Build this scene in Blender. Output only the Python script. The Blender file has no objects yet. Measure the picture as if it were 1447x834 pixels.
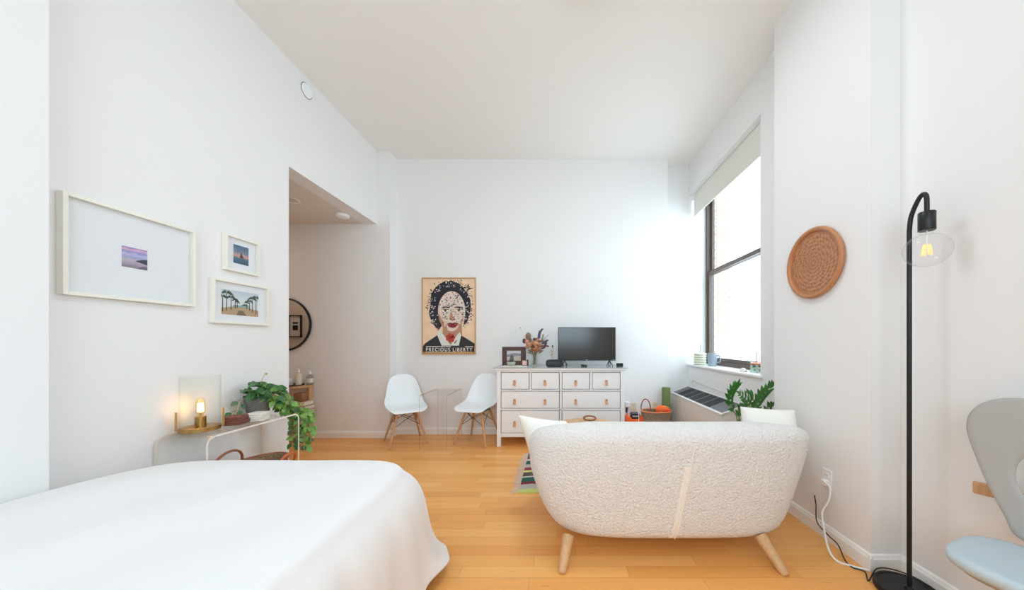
import bpy, math, random
from mathutils import Vector, Matrix
R = math.radians
PI = math.pi
random.seed(7)
scene = bpy.context.scene
col = scene.collection

# ------------------------------------------------------------------ camera
F = 455.0            # focal length in pixels of the 1447 px wide frame
CX, CY, H = 788.0, 484.0, 1.25
cam_d = bpy.data.cameras.new('camera')
cam = bpy.data.objects.new('camera', cam_d)
col.objects.link(cam)
cam.location = (0, 0, H)
cam.rotation_euler = (R(90), 0, 0)
cam_d.sensor_fit = 'HORIZONTAL'
cam_d.sensor_width = 36.0
cam_d.lens = 36.0 * F / 1447.0
cam_d.shift_x = -(CX - 723.5) / 1447.0
cam_d.shift_y = (CY - 417.0) / 1447.0
cam_d.clip_start = 0.02
scene.camera = cam

def at(px, py, Y):
    """a point at depth Y metres seen at a pixel"""
    return Vector(((px - CX) * Y / F, Y, H - (py - CY) * Y / F))

def fl(px, py, z=0.0):
    """a point on the level z seen at a pixel"""
    Y = F * (H - z) / (py - CY)
    return at(px, py, Y)

# ------------------------------------------------------------------ materials
def lin(h):
    h = h.lstrip('#')
    out = []
    for i in (0, 2, 4):
        c = int(h[i:i + 2], 16) / 255.0
        out.append(c / 12.92 if c <= 0.04045 else ((c + 0.055) / 1.055) ** 2.4)
    return (out[0], out[1], out[2], 1.0)

def nmat(name):
    m = bpy.data.materials.new(name)
    m.use_nodes = True
    nt = m.node_tree
    b = nt.nodes['Principled BSDF']
    return m, nt, b

def mat(name, color, rough=0.5, metal=0.0, noise=0.0, nscale=30.0, bump=0.0, bscale=200.0, spec=0.5, sheen=0.0, stretch=None, coat=0.0):
    m, nt, b = nmat(name)
    c = lin(color)
    b.inputs['Base Color'].default_value = c
    b.inputs['Roughness'].default_value = rough
    b.inputs['Metallic'].default_value = metal
    b.inputs['Specular IOR Level'].default_value = spec
    if sheen:
        b.inputs['Sheen Weight'].default_value = sheen
    if coat:
        b.inputs['Coat Weight'].default_value = coat
        b.inputs['Coat Roughness'].default_value = 0.1
    tc = nt.nodes.new('ShaderNodeTexCoord')
    mp = nt.nodes.new('ShaderNodeMapping')
    nt.links.new(tc.outputs['Object'], mp.inputs['Vector'])
    if stretch:
        mp.inputs['Scale'].default_value = stretch
    if noise:
        n = nt.nodes.new('ShaderNodeTexNoise')
        n.inputs['Scale'].default_value = nscale
        n.inputs['Detail'].default_value = 4
        nt.links.new(mp.outputs['Vector'], n.inputs['Vector'])
        r = nt.nodes.new('ShaderNodeValToRGB')
        r.color_ramp.elements[0].position = 0.3
        r.color_ramp.elements[1].position = 0.7
        r.color_ramp.elements[0].color = tuple(max(0, x * (1 - noise)) for x in c[:3]) + (1,)
        r.color_ramp.elements[1].color = tuple(min(1, x * (1 + noise)) for x in c[:3]) + (1,)
        nt.links.new(n.outputs['Fac'], r.inputs['Fac'])
        nt.links.new(r.outputs['Color'], b.inputs['Base Color'])
    if bump:
        n2 = nt.nodes.new('ShaderNodeTexNoise')
        n2.inputs['Scale'].default_value = bscale
        n2.inputs['Detail'].default_value = 3
        nt.links.new(mp.outputs['Vector'], n2.inputs['Vector'])
        bp = nt.nodes.new('ShaderNodeBump')
        bp.inputs['Strength'].default_value = bump
        bp.inputs['Distance'].default_value = 0.01
        nt.links.new(n2.outputs['Fac'], bp.inputs['Height'])
        nt.links.new(bp.outputs['Normal'], b.inputs['Normal'])
    return m

def glassy(name, tint='#ffffff', ior=1.45, rough=0.02, strength=1.0):
    """thin clear sheet: transparent body with a fresnel mirror coat"""
    m = bpy.data.materials.new(name)
    m.use_nodes = True
    nt = m.node_tree
    nt.nodes.clear()
    out = nt.nodes.new('ShaderNodeOutputMaterial')
    mix = nt.nodes.new('ShaderNodeMixShader')
    tr = nt.nodes.new('ShaderNodeBsdfTransparent')
    tr.inputs['Color'].default_value = lin(tint)
    gl = nt.nodes.new('ShaderNodeBsdfGlossy')
    gl.inputs['Roughness'].default_value = rough
    f0 = ((ior - 1) / (ior + 1)) ** 2
    lw = nt.nodes.new('ShaderNodeLayerWeight')
    lw.inputs['Blend'].default_value = 0.5
    pw = nt.nodes.new('ShaderNodeMath')
    pw.operation = 'POWER'
    pw.inputs[1].default_value = 4.0
    nt.links.new(lw.outputs['Facing'], pw.inputs[0])
    mu = nt.nodes.new('ShaderNodeMath')
    mu.operation = 'MULTIPLY_ADD'
    mu.inputs[1].default_value = (0.75 - f0) * strength
    mu.inputs[2].default_value = f0 * strength
    nt.links.new(pw.outputs[0], mu.inputs[0])
    nt.links.new(mu.outputs[0], mix.inputs[0])
    nt.links.new(tr.outputs[0], mix.inputs[1])
    nt.links.new(gl.outputs[0], mix.inputs[2])
    nt.links.new(mix.outputs[0], out.inputs['Surface'])
    return m

def emit(name, color, s):
    m, nt, b = nmat(name)
    b.inputs['Base Color'].default_value = lin(color)
    b.inputs['Emission Color'].default_value = lin(color)
    b.inputs['Emission Strength'].default_value = s
    return m

def floor_material():
    m, nt, b = nmat('bamboo_floor')
    N, L = nt.nodes, nt.links
    tc = N.new('ShaderNodeTexCoord')
    sp = N.new('ShaderNodeSeparateXYZ')
    L.new(tc.outputs['Object'], sp.inputs[0])
    def mth(op, a, bb=None, cc=None):
        n = N.new('ShaderNodeMath')
        n.operation = op
        for i, v in enumerate((a, bb, cc)):
            if v is None:
                continue
            if isinstance(v, (int, float)):
                n.inputs[i].default_value = v
            else:
                L.new(v, n.inputs[i])
        return n.outputs[0]
    W, LEN = 0.0893, 0.915
    yy = mth('DIVIDE', mth('SUBTRACT', sp.outputs[1], 1.7095), W)
    row = mth('FLOOR', yy)
    fy = mth('FRACT', yy)
    wn = N.new('ShaderNodeTexWhiteNoise')
    wn.noise_dimensions = '1D'
    L.new(row, wn.inputs['W'])
    xx = mth('ADD', mth('DIVIDE', sp.outputs[0], LEN), wn.outputs['Value'])
    cl = mth('FLOOR', xx)
    fx = mth('FRACT', xx)
    cv = N.new('ShaderNodeCombineXYZ')
    L.new(row, cv.inputs[0])
    L.new(cl, cv.inputs[1])
    w2 = N.new('ShaderNodeTexWhiteNoise')
    w2.noise_dimensions = '2D'
    L.new(cv.outputs[0], w2.inputs['Vector'])
    ramp = N.new('ShaderNodeValToRGB')
    e = ramp.color_ramp.elements
    e[0].position, e[0].color = 0.0, lin('#e59f56')
    e[1].position, e[1].color = 1.0, lin('#f2b66c')
    k = ramp.color_ramp.elements.new(0.5)
    k.color = lin('#ecaa5f')
    L.new(w2.outputs['Value'], ramp.inputs['Fac'])
    # lengthwise grain
    mp = N.new('ShaderNodeMapping')
    mp.inputs['Scale'].default_value = (2.5, 90, 1)
    L.new(tc.outputs['Object'], mp.inputs['Vector'])
    gn = N.new('ShaderNodeTexNoise')
    gn.inputs['Scale'].default_value = 1.0
    gn.inputs['Detail'].default_value = 3
    L.new(mp.outputs[0], gn.inputs['Vector'])
    g = mth('MULTIPLY_ADD', gn.outputs['Fac'], 0.22, 0.89)
    # bamboo nodes: short dark marks across strips
    mp2 = N.new('ShaderNodeMapping')
    mp2.inputs['Scale'].default_value = (7.0, 48, 1)
    L.new(tc.outputs['Object'], mp2.inputs['Vector'])
    kn = N.new('ShaderNodeTexNoise')
    kn.inputs['Scale'].default_value = 1.0
    kn.inputs['Detail'].default_value = 1
    L.new(mp2.outputs[0], kn.inputs['Vector'])
    kd = N.new('ShaderNodeMapRange')
    kd.inputs['From Min'].default_value = 0.68
    kd.inputs['From Max'].default_value = 0.80
    kd.inputs['To Min'].default_value = 1.0
    kd.inputs['To Max'].default_value = 0.80
    L.new(kn.outputs['Fac'], kd.inputs['Value'])
    # gaps
    gy = mth('MULTIPLY', mth('GREATER_THAN', fy, 0.022), mth('LESS_THAN', fy, 0.985))
    gx = mth('GREATER_THAN', fx, 0.0035)
    gap = mth('MULTIPLY_ADD', mth('MULTIPLY', gy, gx), 0.22, 0.78)
    fac = mth('MULTIPLY', mth('MULTIPLY', g, gap), kd.outputs[0])
    mx = N.new('ShaderNodeMix')
    mx.data_type = 'RGBA'
    mx.blend_type = 'MULTIPLY'
    mx.inputs[0].default_value = 1.0
    L.new(ramp.outputs['Color'], mx.inputs[6])
    cb = N.new('ShaderNodeCombineColor')
    for i in range(3):
        L.new(fac, cb.inputs[i])
    L.new(cb.outputs[0], mx.inputs[7])
    L.new(mx.outputs[2], b.inputs['Base Color'])
    b.inputs['Roughness'].default_value = 0.34
    b.inputs['Specular IOR Level'].default_value = 0.35
    bp = N.new('ShaderNodeBump')
    bp.inputs['Strength'].default_value = 0.25
    bp.inputs['Distance'].default_value = 0.002
    L.new(mth('MULTIPLY', gy, gx), bp.inputs['Height'])
    L.new(bp.outputs[0], b.inputs['Normal'])
    return m

def boucle_material(name, color):
    m, nt, b = nmat(name)
    N, L = nt.nodes, nt.links
    tc = N.new('ShaderNodeTexCoord')
    n = N.new('ShaderNodeTexNoise')
    n.inputs['Scale'].default_value = 95
    n.inputs['Detail'].default_value = 4
    n.inputs['Distortion'].default_value = 1.2
    L.new(tc.outputs['Object'], n.inputs['Vector'])
    v = N.new('ShaderNodeTexVoronoi')
    v.inputs['Scale'].default_value = 85
    L.new(tc.outputs['Object'], v.inputs['Vector'])
    a = N.new('ShaderNodeMath')
    a.operation = 'SUBTRACT'
    L.new(n.outputs['Fac'], a.inputs[0])
    L.new(v.outputs['Distance'], a.inputs[1])
    bp = N.new('ShaderNodeBump')
    bp.inputs['Strength'].default_value = 0.75
    bp.inputs['Distance'].default_value = 0.012
    L.new(a.outputs[0], bp.inputs['Height'])
    L.new(bp.outputs[0], b.inputs['Normal'])
    c = lin(color)
    r = N.new('ShaderNodeValToRGB')
    r.color_ramp.elements[0].position = 0.0
    r.color_ramp.elements[0].color = tuple(x * 0.90 for x in c[:3]) + (1,)
    r.color_ramp.elements[1].position = 0.45
    r.color_ramp.elements[1].color = c
    L.new(a.outputs[0], r.inputs['Fac'])
    L.new(r.outputs['Color'], b.inputs['Base Color'])
    b.inputs['Roughness'].default_value = 0.95
    b.inputs['Specular IOR Level'].default_value = 0.1
    b.inputs['Sheen Weight'].default_value = 0.2
    return m

def weave_material(name, c1, c2, scale=60):
    m, nt, b = nmat(name)
    N, L = nt.nodes, nt.links
    tc = N.new('ShaderNodeTexCoord')
    ck = N.new('ShaderNodeTexBrick')
    ck.inputs['Scale'].default_value = scale
    ck.inputs['Color1'].default_value = lin(c1)
    ck.inputs['Color2'].default_value = lin(c2)
    ck.inputs['Mortar'].default_value = tuple(x * 0.45 for x in lin(c2)[:3]) + (1,)
    ck.inputs['Mortar Size'].default_value = 0.03
    mp = N.new('ShaderNodeMapping')
    mp.inputs['Rotation'].default_value = (R(90), 0, 0)
    L.new(tc.outputs['Object'], mp.inputs['Vector'])
    L.new(mp.outputs[0], ck.inputs['Vector'])
    L.new(ck.outputs['Color'], b.inputs['Base Color'])
    bp = N.new('ShaderNodeBump')
    bp.inputs['Strength'].default_value = 0.6
    bp.inputs['Distance'].default_value = 0.004
    L.new(ck.outputs['Fac'], bp.inputs['Height'])
    bp.invert = True
    L.new(bp.outputs[0], b.inputs['Normal'])
    b.inputs['Roughness'].default_value = 0.8
    return m

def brick_material():
    m, nt, b = nmat('outside_brick')
    N, L = nt.nodes, nt.links
    tc = N.new('ShaderNodeTexCoord')
    mp = N.new('ShaderNodeMapping')
    mp.inputs['Rotation'].default_value = (R(90), 0, 0)
    L.new(tc.outputs['Object'], mp.inputs['Vector'])
    k = N.new('ShaderNodeTexBrick')
    k.inputs['Scale'].default_value = 4.4
    k.inputs['Color1'].default_value = lin('#b68f80')
    k.inputs['Color2'].default_value = lin('#ac958b')
    k.inputs['Mortar'].default_value = lin('#c4bfb8')
    L.new(mp.outputs[0], k.inputs['Vector'])
    L.new(k.outputs['Color'], b.inputs['Base Color'])
    b.inputs['Roughness'].default_value = 0.9
    return m

def disc_material():
    """carved copper-brown disc: rings and radial cuts around the object's own axis"""
    m, nt, b = nmat('carved_wood')
    N, L = nt.nodes, nt.links
    tc = N.new('ShaderNodeTexCoord')
    sp = N.new('ShaderNodeSeparateXYZ')
    L.new(tc.outputs['Object'], sp.inputs[0])
    def mth(op, a, bb=None):
        n = N.new('ShaderNodeMath')
        n.operation = op
        for i, v in enumerate((a, bb)):
            if v is None:
                continue
            if isinstance(v, (int, float)):
                n.inputs[i].default_value = v
            else:
                L.new(v, n.inputs[i])
        return n.outputs[0]
    y, z = sp.outputs[1], sp.outputs[2]
    rad = mth('SQRT', mth('ADD', mth('MULTIPLY', y, y), mth('MULTIPLY', z, z)))
    ang = mth('ARCTAN2', z, y)
    rings = mth('SINE', mth('MULTIPLY', rad, 260.0))
    pet = mth('SINE', mth('MULTIPLY', ang, 24.0))
    pet2 = mth('SINE', mth('ADD', mth('MULTIPLY', ang, 12.0), mth('MULTIPLY', rad, 110.0)))
    s = mth('ADD', mth('MULTIPLY', rings, 0.6), mth('MULTIPLY', mth('MULTIPLY', pet, pet2), 0.9))
    inside = mth('LESS_THAN', rad, 0.19)
    hgt = mth('MULTIPLY', s, inside)
    r = N.new('ShaderNodeValToRGB')
    r.color_ramp.elements[0].position = 0.25
    r.color_ramp.elements[0].color = lin('#93603f')
    r.color_ramp.elements[1].position = 0.75
    r.color_ramp.elements[1].color = lin('#bb8058')
    L.new(mth('ADD', mth('MULTIPLY', hgt, 0.3), 0.6), r.inputs['Fac'])
    L.new(r.outputs[0], b.inputs['Base Color'])
    bp = N.new('ShaderNodeBump')
    bp.inputs['Strength'].default_value = 0.5
    bp.inputs['Distance'].default_value = 0.004
    L.new(hgt, bp.inputs['Height'])
    L.new(bp.outputs[0], b.inputs['Normal'])
    b.inputs['Roughness'].default_value = 0.45
    return m

M_wall = mat('wall_paint', '#e8e8e8', 0.7, spec=0.2, bump=0.02, bscale=300)
M_ceil = mat('ceiling_paint', '#eceae6', 0.85, spec=0.1)
M_hall = mat('hall_paint', '#e0d9d1', 0.75, spec=0.2)
M_trim = mat('trim_paint', '#eeeeec', 0.35)
M_floor = floor_material()
M_brick = brick_material()
M_brown = mat('window_bronze', '#5d5048', 0.45, noise=0.12, nscale=25)
M_pane = glassy('window_glass', '#f6fbfc', 1.35, 0.0, 0.6)
M_blind = mat('blind_fabric', '#dcdbd2', 0.9, bump=0.05, bscale=500)
M_dkgap = mat('dark_slot', '#5b5b58', 0.7)
M_white = mat('white_lacquer', '#f0eff0', 0.35)
M_whiteplastic = mat('white_plastic', '#eef3f6', 0.3)
M_black = mat('black_plastic', '#18191b', 0.45)
M_blackmetal = mat('black_metal', '#1f2022', 0.4, metal=0.3)
M_screen = mat('tv_screen', '#08090b', 0.16, spec=0.8)
M_beech = mat('beech_wood', '#c79a6f', 0.5, noise=0.12, nscale=12, stretch=(6, 6, 1))
M_oak = mat('oak_wood', '#cfa678', 0.5, noise=0.12, nscale=14, stretch=(5, 5, 1))
M_dkwood = mat('dark_walnut', '#4e2f28', 0.45, noise=0.2, nscale=20, stretch=(1, 1, 6))
M_leather = mat('tan_leather', '#cf9c78', 0.6, noise=0.1, nscale=60)
M_brass = mat('brushed_brass', '#b9955a', 0.3, metal=1.0)
M_glass = glassy('clear_glass', '#f4faf8', 1.4, 0.02, 0.8)
M_acrylic = glassy('clear_acrylic', '#fdfdfd', 1.3, 0.03, 0.35)
M_acrylic_edge = mat('acrylic_edge', '#e6e0d8', 0.25, spec=0.6)
M_duvet = mat('white_cotton', '#e5e4e4', 0.9, spec=0.1, bump=0.06, bscale=60, sheen=0.15)
M_mattress = mat('mattress_ticking', '#e8e8e4', 0.9)
M_boucle = boucle_material('boucle_wool', '#f8f5f2')
M_seam = mat('boucle_seam', '#f1ebe3', 0.95, bump=0.5, bscale=160)
M_pillow = mat('pillow_linen', '#efede6', 0.95, bump=0.25, bscale=150, sheen=0.1)
M_greyframe = mat('cream_frame', '#eae8dd', 0.45)
M_matboard = mat('mat_board', '#e4e7ea', 0.8)
M_leaf = mat('pothos_leaf', '#6c9440', 0.4, noise=0.35, nscale=18)
M_leafd = mat('pothos_leaf_dark', '#3b6b3a', 0.4, noise=0.3, nscale=18)
M_zz = mat('zz_leaf', '#3f7d33', 0.3, noise=0.3, nscale=14)
M_stem = mat('plant_stem', '#8c9a55', 0.55)
M_vine = mat('pale_vine', '#b9ad7e', 0.6)
M_potgrey = mat('grey_pot', '#6a6a6a', 0.85, noise=0.1, nscale=40)
M_potwhite = mat('white_ceramic', '#e4e2dd', 0.35)
M_soil = mat('soil', '#2f251e', 0.95)
M_green = mat('olive_mat', '#66743f', 0.85, noise=0.15, nscale=60)
M_orange = mat('orange_yarn', '#ff6a2a', 0.8, bump=0.5, bscale=120)
M_orangeplastic = mat('orange_plastic', '#f2632c', 0.5)
M_orangerim = mat('orange_leather', '#d98452', 0.55)
M_weave = weave_material('basket_weave', '#a8947c', '#8f7c68', 26)
M_weave2 = weave_material('basket_weave_tan', '#b59873', '#97785a', 30)
M_brownleather = mat('brown_leather', '#9a5b3c', 0.5)
M_tanleather = mat('orange_tan_leather', '#c4683c', 0.5)
M_acgrey = mat('ac_paint', '#e6ded6', 0.45)
M_actop = mat('ac_top_edge', '#e0ddd7', 0.45)
M_acdark = mat('ac_grille', '#3a3c40', 0.5)
M_acdark2 = mat('ac_panel', '#5a5d63', 0.4)
M_beige = mat('beige_outlet', '#dccdb0', 0.45)
M_slot = mat('outlet_slot', '#3b332a', 0.7)
M_chairgrey = mat('grey_shell', '#a9a7a3', 0.5)
M_chairblue = mat('pale_blue_pad', '#b7c6cd', 0.6)
M_bluegrey = mat('blue_mug', '#8fa0aa', 0.35)
M_greenwax = mat('pale_green_wax', '#d9dac6', 0.6)
M_copper = mat('copper_lid', '#b87b5c', 0.4, metal=0.6)
M_disc = disc_material()
M_mirror = mat('mirror_glass', '#cfcac4', 0.01, metal=1.0)
M_rosebrown = mat('coaster_brown', '#7a4a3c', 0.6)
M_cream = mat('cream_stone', '#e6e2d8', 0.6)
M_fringe = mat('rug_fringe', '#d9d2c6', 0.95)
M_poster_bg = mat('poster_peach', '#efd0b0', 0.8, noise=0.08, nscale=8)
M_poster_fr = mat('poster_frame', '#c49a6c', 0.5)
def pm(n, c): return mat(n, c, 0.75, spec=0.2)
M_bulb = emit('warm_filament', '#ffc47c', 24.0)
M_fil2 = emit('amber_filament', '#ffb04a', 1.3)

# ------------------------------------------------------------------ mesh helpers
class MB:
    def __init__(self):
        self.v, self.f, self.m = [], [], []
    def add(self, vs, fs, mi=0):
        o = len(self.v)
        self.v += [Vector(p) for p in vs]
        for f in fs:
            self.f.append([i + o for i in f])
            self.m.append(mi)
        return self
    def box(self, x0, x1, y0, y1, z0, z1, mi=0):
        vs = [(x0, y0, z0), (x1, y0, z0), (x1, y1, z0), (x0, y1, z0), (x0, y0, z1), (x1, y0, z1), (x1, y1, z1), (x0, y1, z1)]
        fs = [(0, 3, 2, 1), (4, 5, 6, 7), (0, 1, 5, 4), (1, 2, 6, 5), (2, 3, 7, 6), (3, 0, 4, 7)]
        return self.add(vs, fs, mi)
    def cone(self, p0, p1, r0, r1, n=16, mi=0, caps=True):
        p0, p1 = Vector(p0), Vector(p1)
        d = (p1 - p0).normalized()
        a = d.orthogonal().normalized()
        b = d.cross(a)
        vs = []
        for p, r in ((p0, r0), (p1, r1)):
            for i in range(n):
                t = 2 * PI * i / n
                vs.append(p + (a * math.cos(t) + b * math.sin(t)) * r)
        fs = [(i, (i + 1) % n, n + (i + 1) % n, n + i) for i in range(n)]
        if caps:
            fs += [tuple(range(n - 1, -1, -1)), tuple(range(n, 2 * n))]
        return self.add(vs, fs, mi)
    def tube(self, path, r, n=8, mi=0, closed=False, caps=True):
        path = [Vector(p) for p in path]
        k = len(path)
        rs = r if isinstance(r, (list, tuple)) else [r] * k
        d0 = (path[1] - path[0]).normalized()
        a = d0.orthogonal().normalized()
        vs = []
        for i, p in enumerate(path):
            if closed:
                d = (path[(i + 1) % k] - path[i - 1]).normalized()
            else:
                d = (path[min(i + 1, k - 1)] - path[max(i - 1, 0)]).normalized()
            a = (a - d * a.dot(d))
            a = a.normalized() if a.length > 1e-6 else d.orthogonal().normalized()
            b = d.cross(a)
            for j in range(n):
                t = 2 * PI * j / n
                vs.append(p + (a * math.cos(t) + b * math.sin(t)) * rs[i])
        fs = []
        for i in range(k if closed else k - 1):
            i2 = (i + 1) % k
            for j in range(n):
                j2 = (j + 1) % n
                fs.append((i * n + j, i * n + j2, i2 * n + j2, i2 * n + j))
        if caps and not closed:
            fs += [tuple(range(n - 1, -1, -1)), tuple(range((k - 1) * n, k * n))]
        return self.add(vs, fs, mi)
    def lathe(self, prof, c=(0, 0, 0), n=32, mi=0, axis='z', ring=False, caps=True):
        """prof: (radius, height) pairs from bottom to top"""
        c = Vector(c)
        vs = []
        for r, h in prof:
            for i in range(n):
                t = 2 * PI * i / n
                if axis == 'z':
                    p = Vector((r * math.cos(t), r * math.sin(t), h))
                elif axis == 'x':
                    p = Vector((h, r * math.cos(t), r * math.sin(t)))
                else:
                    p = Vector((r * math.cos(t), h, -r * math.sin(t)))
                vs.append(c + p)
        fs = []
        for k in range(len(prof) - 1):
            for i in range(n):
                j = (i + 1) % n
                fs.append((k * n + i, k * n + j, (k + 1) * n + j, (k + 1) * n + i))
        if ring:
            k = len(prof) - 1
            fs += [(k * n + i, k * n + (i + 1) % n, (i + 1) % n, i) for i in range(n)]
            return self.add(vs, fs, mi)
        if not caps:
            return self.add(vs, fs, mi)
        if prof[0][0] > 1e-5:
            fs.append(tuple(range(n - 1, -1, -1)))
        if prof[-1][0] > 1e-5:
            fs.append(tuple(range((len(prof) - 1) * n, len(prof) * n)))
        return self.add(vs, fs, mi)
    def ball(self, c, r, n=14, mi=0, sc=(1, 1, 1)):
        c = Vector(c)
        k = max(6, n // 2)
        vs, fs = [], []
        for i in range(k + 1):
            ph = PI * i / k
            for j in range(n):
                t = 2 * PI * j / n
                vs.append(c + Vector((r * sc[0] * math.sin(ph) * math.cos(t), r * sc[1] * math.sin(ph) * math.sin(t), -r * sc[2] * math.cos(ph))))
        for i in range(k):
            for j in range(n):
                j2 = (j + 1) % n
                fs.append((i * n + j, i * n + j2, (i + 1) * n + j2, (i + 1) * n + j))
        return self.add(vs, fs, mi)
    def grid(self, rows, mi=0, closed=False):
        k = len(rows[0])
        vs = [p for r in rows for p in r]
        fs = []
        for i in range(len(rows) - 1):
            for j in range(k if closed else k - 1):
                j2 = (j + 1) % k
                fs.append((i * k + j, i * k + j2, (i + 1) * k + j2, (i + 1) * k + j))
        return self.add(vs, fs, mi)
    def prism(self, poly, axis, a0, a1, mi=0):
        """poly of 2-D points in the two other axes, extruded along axis from a0 to a1"""
        def mk(u, v, w):
            return {'x': (w, u, v), 'y': (u, w, v), 'z': (u, v, w)}[axis]
        n = len(poly)
        vs = [mk(u, v, a0) for u, v in poly] + [mk(u, v, a1) for u, v in poly]
        fs = [tuple(range(n - 1, -1, -1)), tuple(range(n, 2 * n))]
        fs += [(i, (i + 1) % n, n + (i + 1) % n, n + i) for i in range(n)]
        return self.add(vs, fs, mi)
    def leaf(self, base, d, up, L, W, mi=0, fold=0.15, droop=0.15):
        base, d, up = Vector(base), Vector(d).normalized(), Vector(up)
        s = d.cross(up)
        s = s.normalized() if s.length > 1e-5 else d.orthogonal().normalized()
        nrm = s.cross(d).normalized()
        prof = ((0, 0.0), (0.1, 0.62), (0.3, 1.0), (0.55, 0.86), (0.8, 0.42), (1, 0.0))
        vs, fs = [], []
        for t, w in prof:
            c = base + d * (L * t) - nrm * (droop * L * t * t)
            vs += [c - s * (w * W / 2) + nrm * (fold * w * W), c, c + s * (w * W / 2) + nrm * (fold * w * W)]
        for i in range(len(prof) - 1):
            a = i * 3
            fs += [(a, a + 1, a + 4, a + 3), (a + 1, a + 2, a + 5, a + 4)]
        return self.add(vs, fs, mi)

OFF = {}
import bmesh
def obj(name, mb, m, parent=None, local=False, bevel=0.0, smooth=40, sub=0, solid=0.0, seg=2):
    me = bpy.data.meshes.new(name)
    off = Vector((0, 0, 0))
    if parent is not None and not local:
        off = OFF.get(parent.name, Vector((0, 0, 0)))
    me.from_pydata([tuple(p - off) for p in mb.v], [], mb.f)
    mats = m if isinstance(m, (list, tuple)) else [m]
    for q in mats:
        me.materials.append(q)
    if len(mats) > 1:
        me.polygons.foreach_set('material_index', mb.m)
    bm = bmesh.new()
    bm.from_mesh(me)
    bmesh.ops.remove_doubles(bm, verts=bm.verts, dist=1e-6)
    bmesh.ops.dissolve_degenerate(bm, edges=bm.edges, dist=1e-7)
    bmesh.ops.recalc_face_normals(bm, faces=bm.faces)
    bm.to_mesh(me)
    bm.free()
    if smooth:
        me.polygons.foreach_set('use_smooth', [True] * len(me.polygons))
        me.set_sharp_from_angle(angle=R(smooth))
    o = bpy.data.objects.new(name, me)
    col.objects.link(o)
    if parent is not None:
        o.parent = parent
        OFF[o.name] = OFF.get(parent.name, Vector((0, 0, 0)))
    else:
        OFF[o.name] = Vector((0, 0, 0))
    if solid:
        md = o.modifiers.new('thickness', 'SOLIDIFY')
        md.thickness = solid
        md.offset = 0
    if bevel:
        md = o.modifiers.new('bevel', 'BEVEL')
        md.width = bevel
        md.segments = seg
        md.limit_method = 'ANGLE'
        md.angle_limit = R(35)
        md.harden_normals = False
    if sub:
        md = o.modifiers.new('subdivision', 'SUBSURF')
        md.levels = sub
        md.render_levels = sub
    return o

def setp(o, label, cat, group=None):
    o['label'] = label
    o['category'] = cat
    if group:
        o['group'] = group
    return o

def thing(name, loc, label, cat, group=None, rz=0.0):
    o = bpy.data.objects.new(name, None)
    o.empty_display_size = 0.1
    col.objects.link(o)
    o.location = loc
    o.rotation_euler = (0, 0, rz)
    OFF[o.name] = Vector(loc)
    return setp(o, label, cat, group)

def one(name, mb, m, label, cat, group=None, origin=None, **k):
    """a thing that is a single mesh; geometry is given in world space and moved to its own origin"""
    if origin is None:
        xs = [p.x for p in mb.v]; ys = [p.y for p in mb.v]; zs = [p.z for p in mb.v]
        origin = Vector(((min(xs) + max(xs)) / 2, (min(ys) + max(ys)) / 2, min(zs)))
    origin = Vector(origin)
    mb.v = [p - origin for p in mb.v]
    o = obj(name, mb, m, None, **k)
    o.location = origin
    return setp(o, label, cat, group)

def struct(name, mb, m, parent=None, **k):
    o = obj(name, mb, m, parent, **k)
    if parent is None:
        o['kind'] = 'structure'
    return o

def copy_tree(o, parent=None):
    c = o.copy()
    col.objects.link(c)
    if parent is not None:
        c.parent = parent
    for ch in list(o.children):
        copy_tree(ch, c)
    return c

def smooth_path(pts, n=8, closed=False):
    """Catmull-Rom through the points"""
    pts = [Vector(p) for p in pts]
    k = len(pts)
    out = []
    rng = k if closed else k - 1
    for i in range(rng):
        if closed:
            p0, p1, p2, p3 = pts[i - 1], pts[i], pts[(i + 1) % k], pts[(i + 2) % k]
        else:
            p0, p1, p2, p3 = pts[max(i - 1, 0)], pts[i], pts[i + 1], pts[min(i + 2, k - 1)]
        for j in range(n):
            t = j / n
            out.append(0.5 * ((2 * p1) + (p2 - p0) * t + (2 * p0 - 5 * p1 + 4 * p2 - p3) * t * t + (3 * p1 - p0 - 3 * p2 + p3) * t ** 3))
    if not closed:
        out.append(pts[-1])
    return out

def interp(tab, x):
    if x <= tab[0][0]:
        return tab[0][1]
    for (a, b), (c, d) in zip(tab, tab[1:]):
        if x <= c:
            return b + (d - b) * (x - a) / (c - a)
    return tab[-1][1]

def sstep(a, b, x):
    t = max(0.0, min(1.0, (x - a) / (b - a)))
    return t * t * (3 - 2 * t)

# ------------------------------------------------------------------ the room
CEIL = 3.75
LX = -2.371            # left wall
RX = 1.88              # right wall near the camera
PX = 1.715             # face of the pillar
WX = 1.85              # window wall
BY = 4.39              # back wall
AY = 4.56              # back of the window alcove
HY0, HY1, HZ = 2.84, 4.22, 2.803   # hall opening
REAR = -2.0

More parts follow.
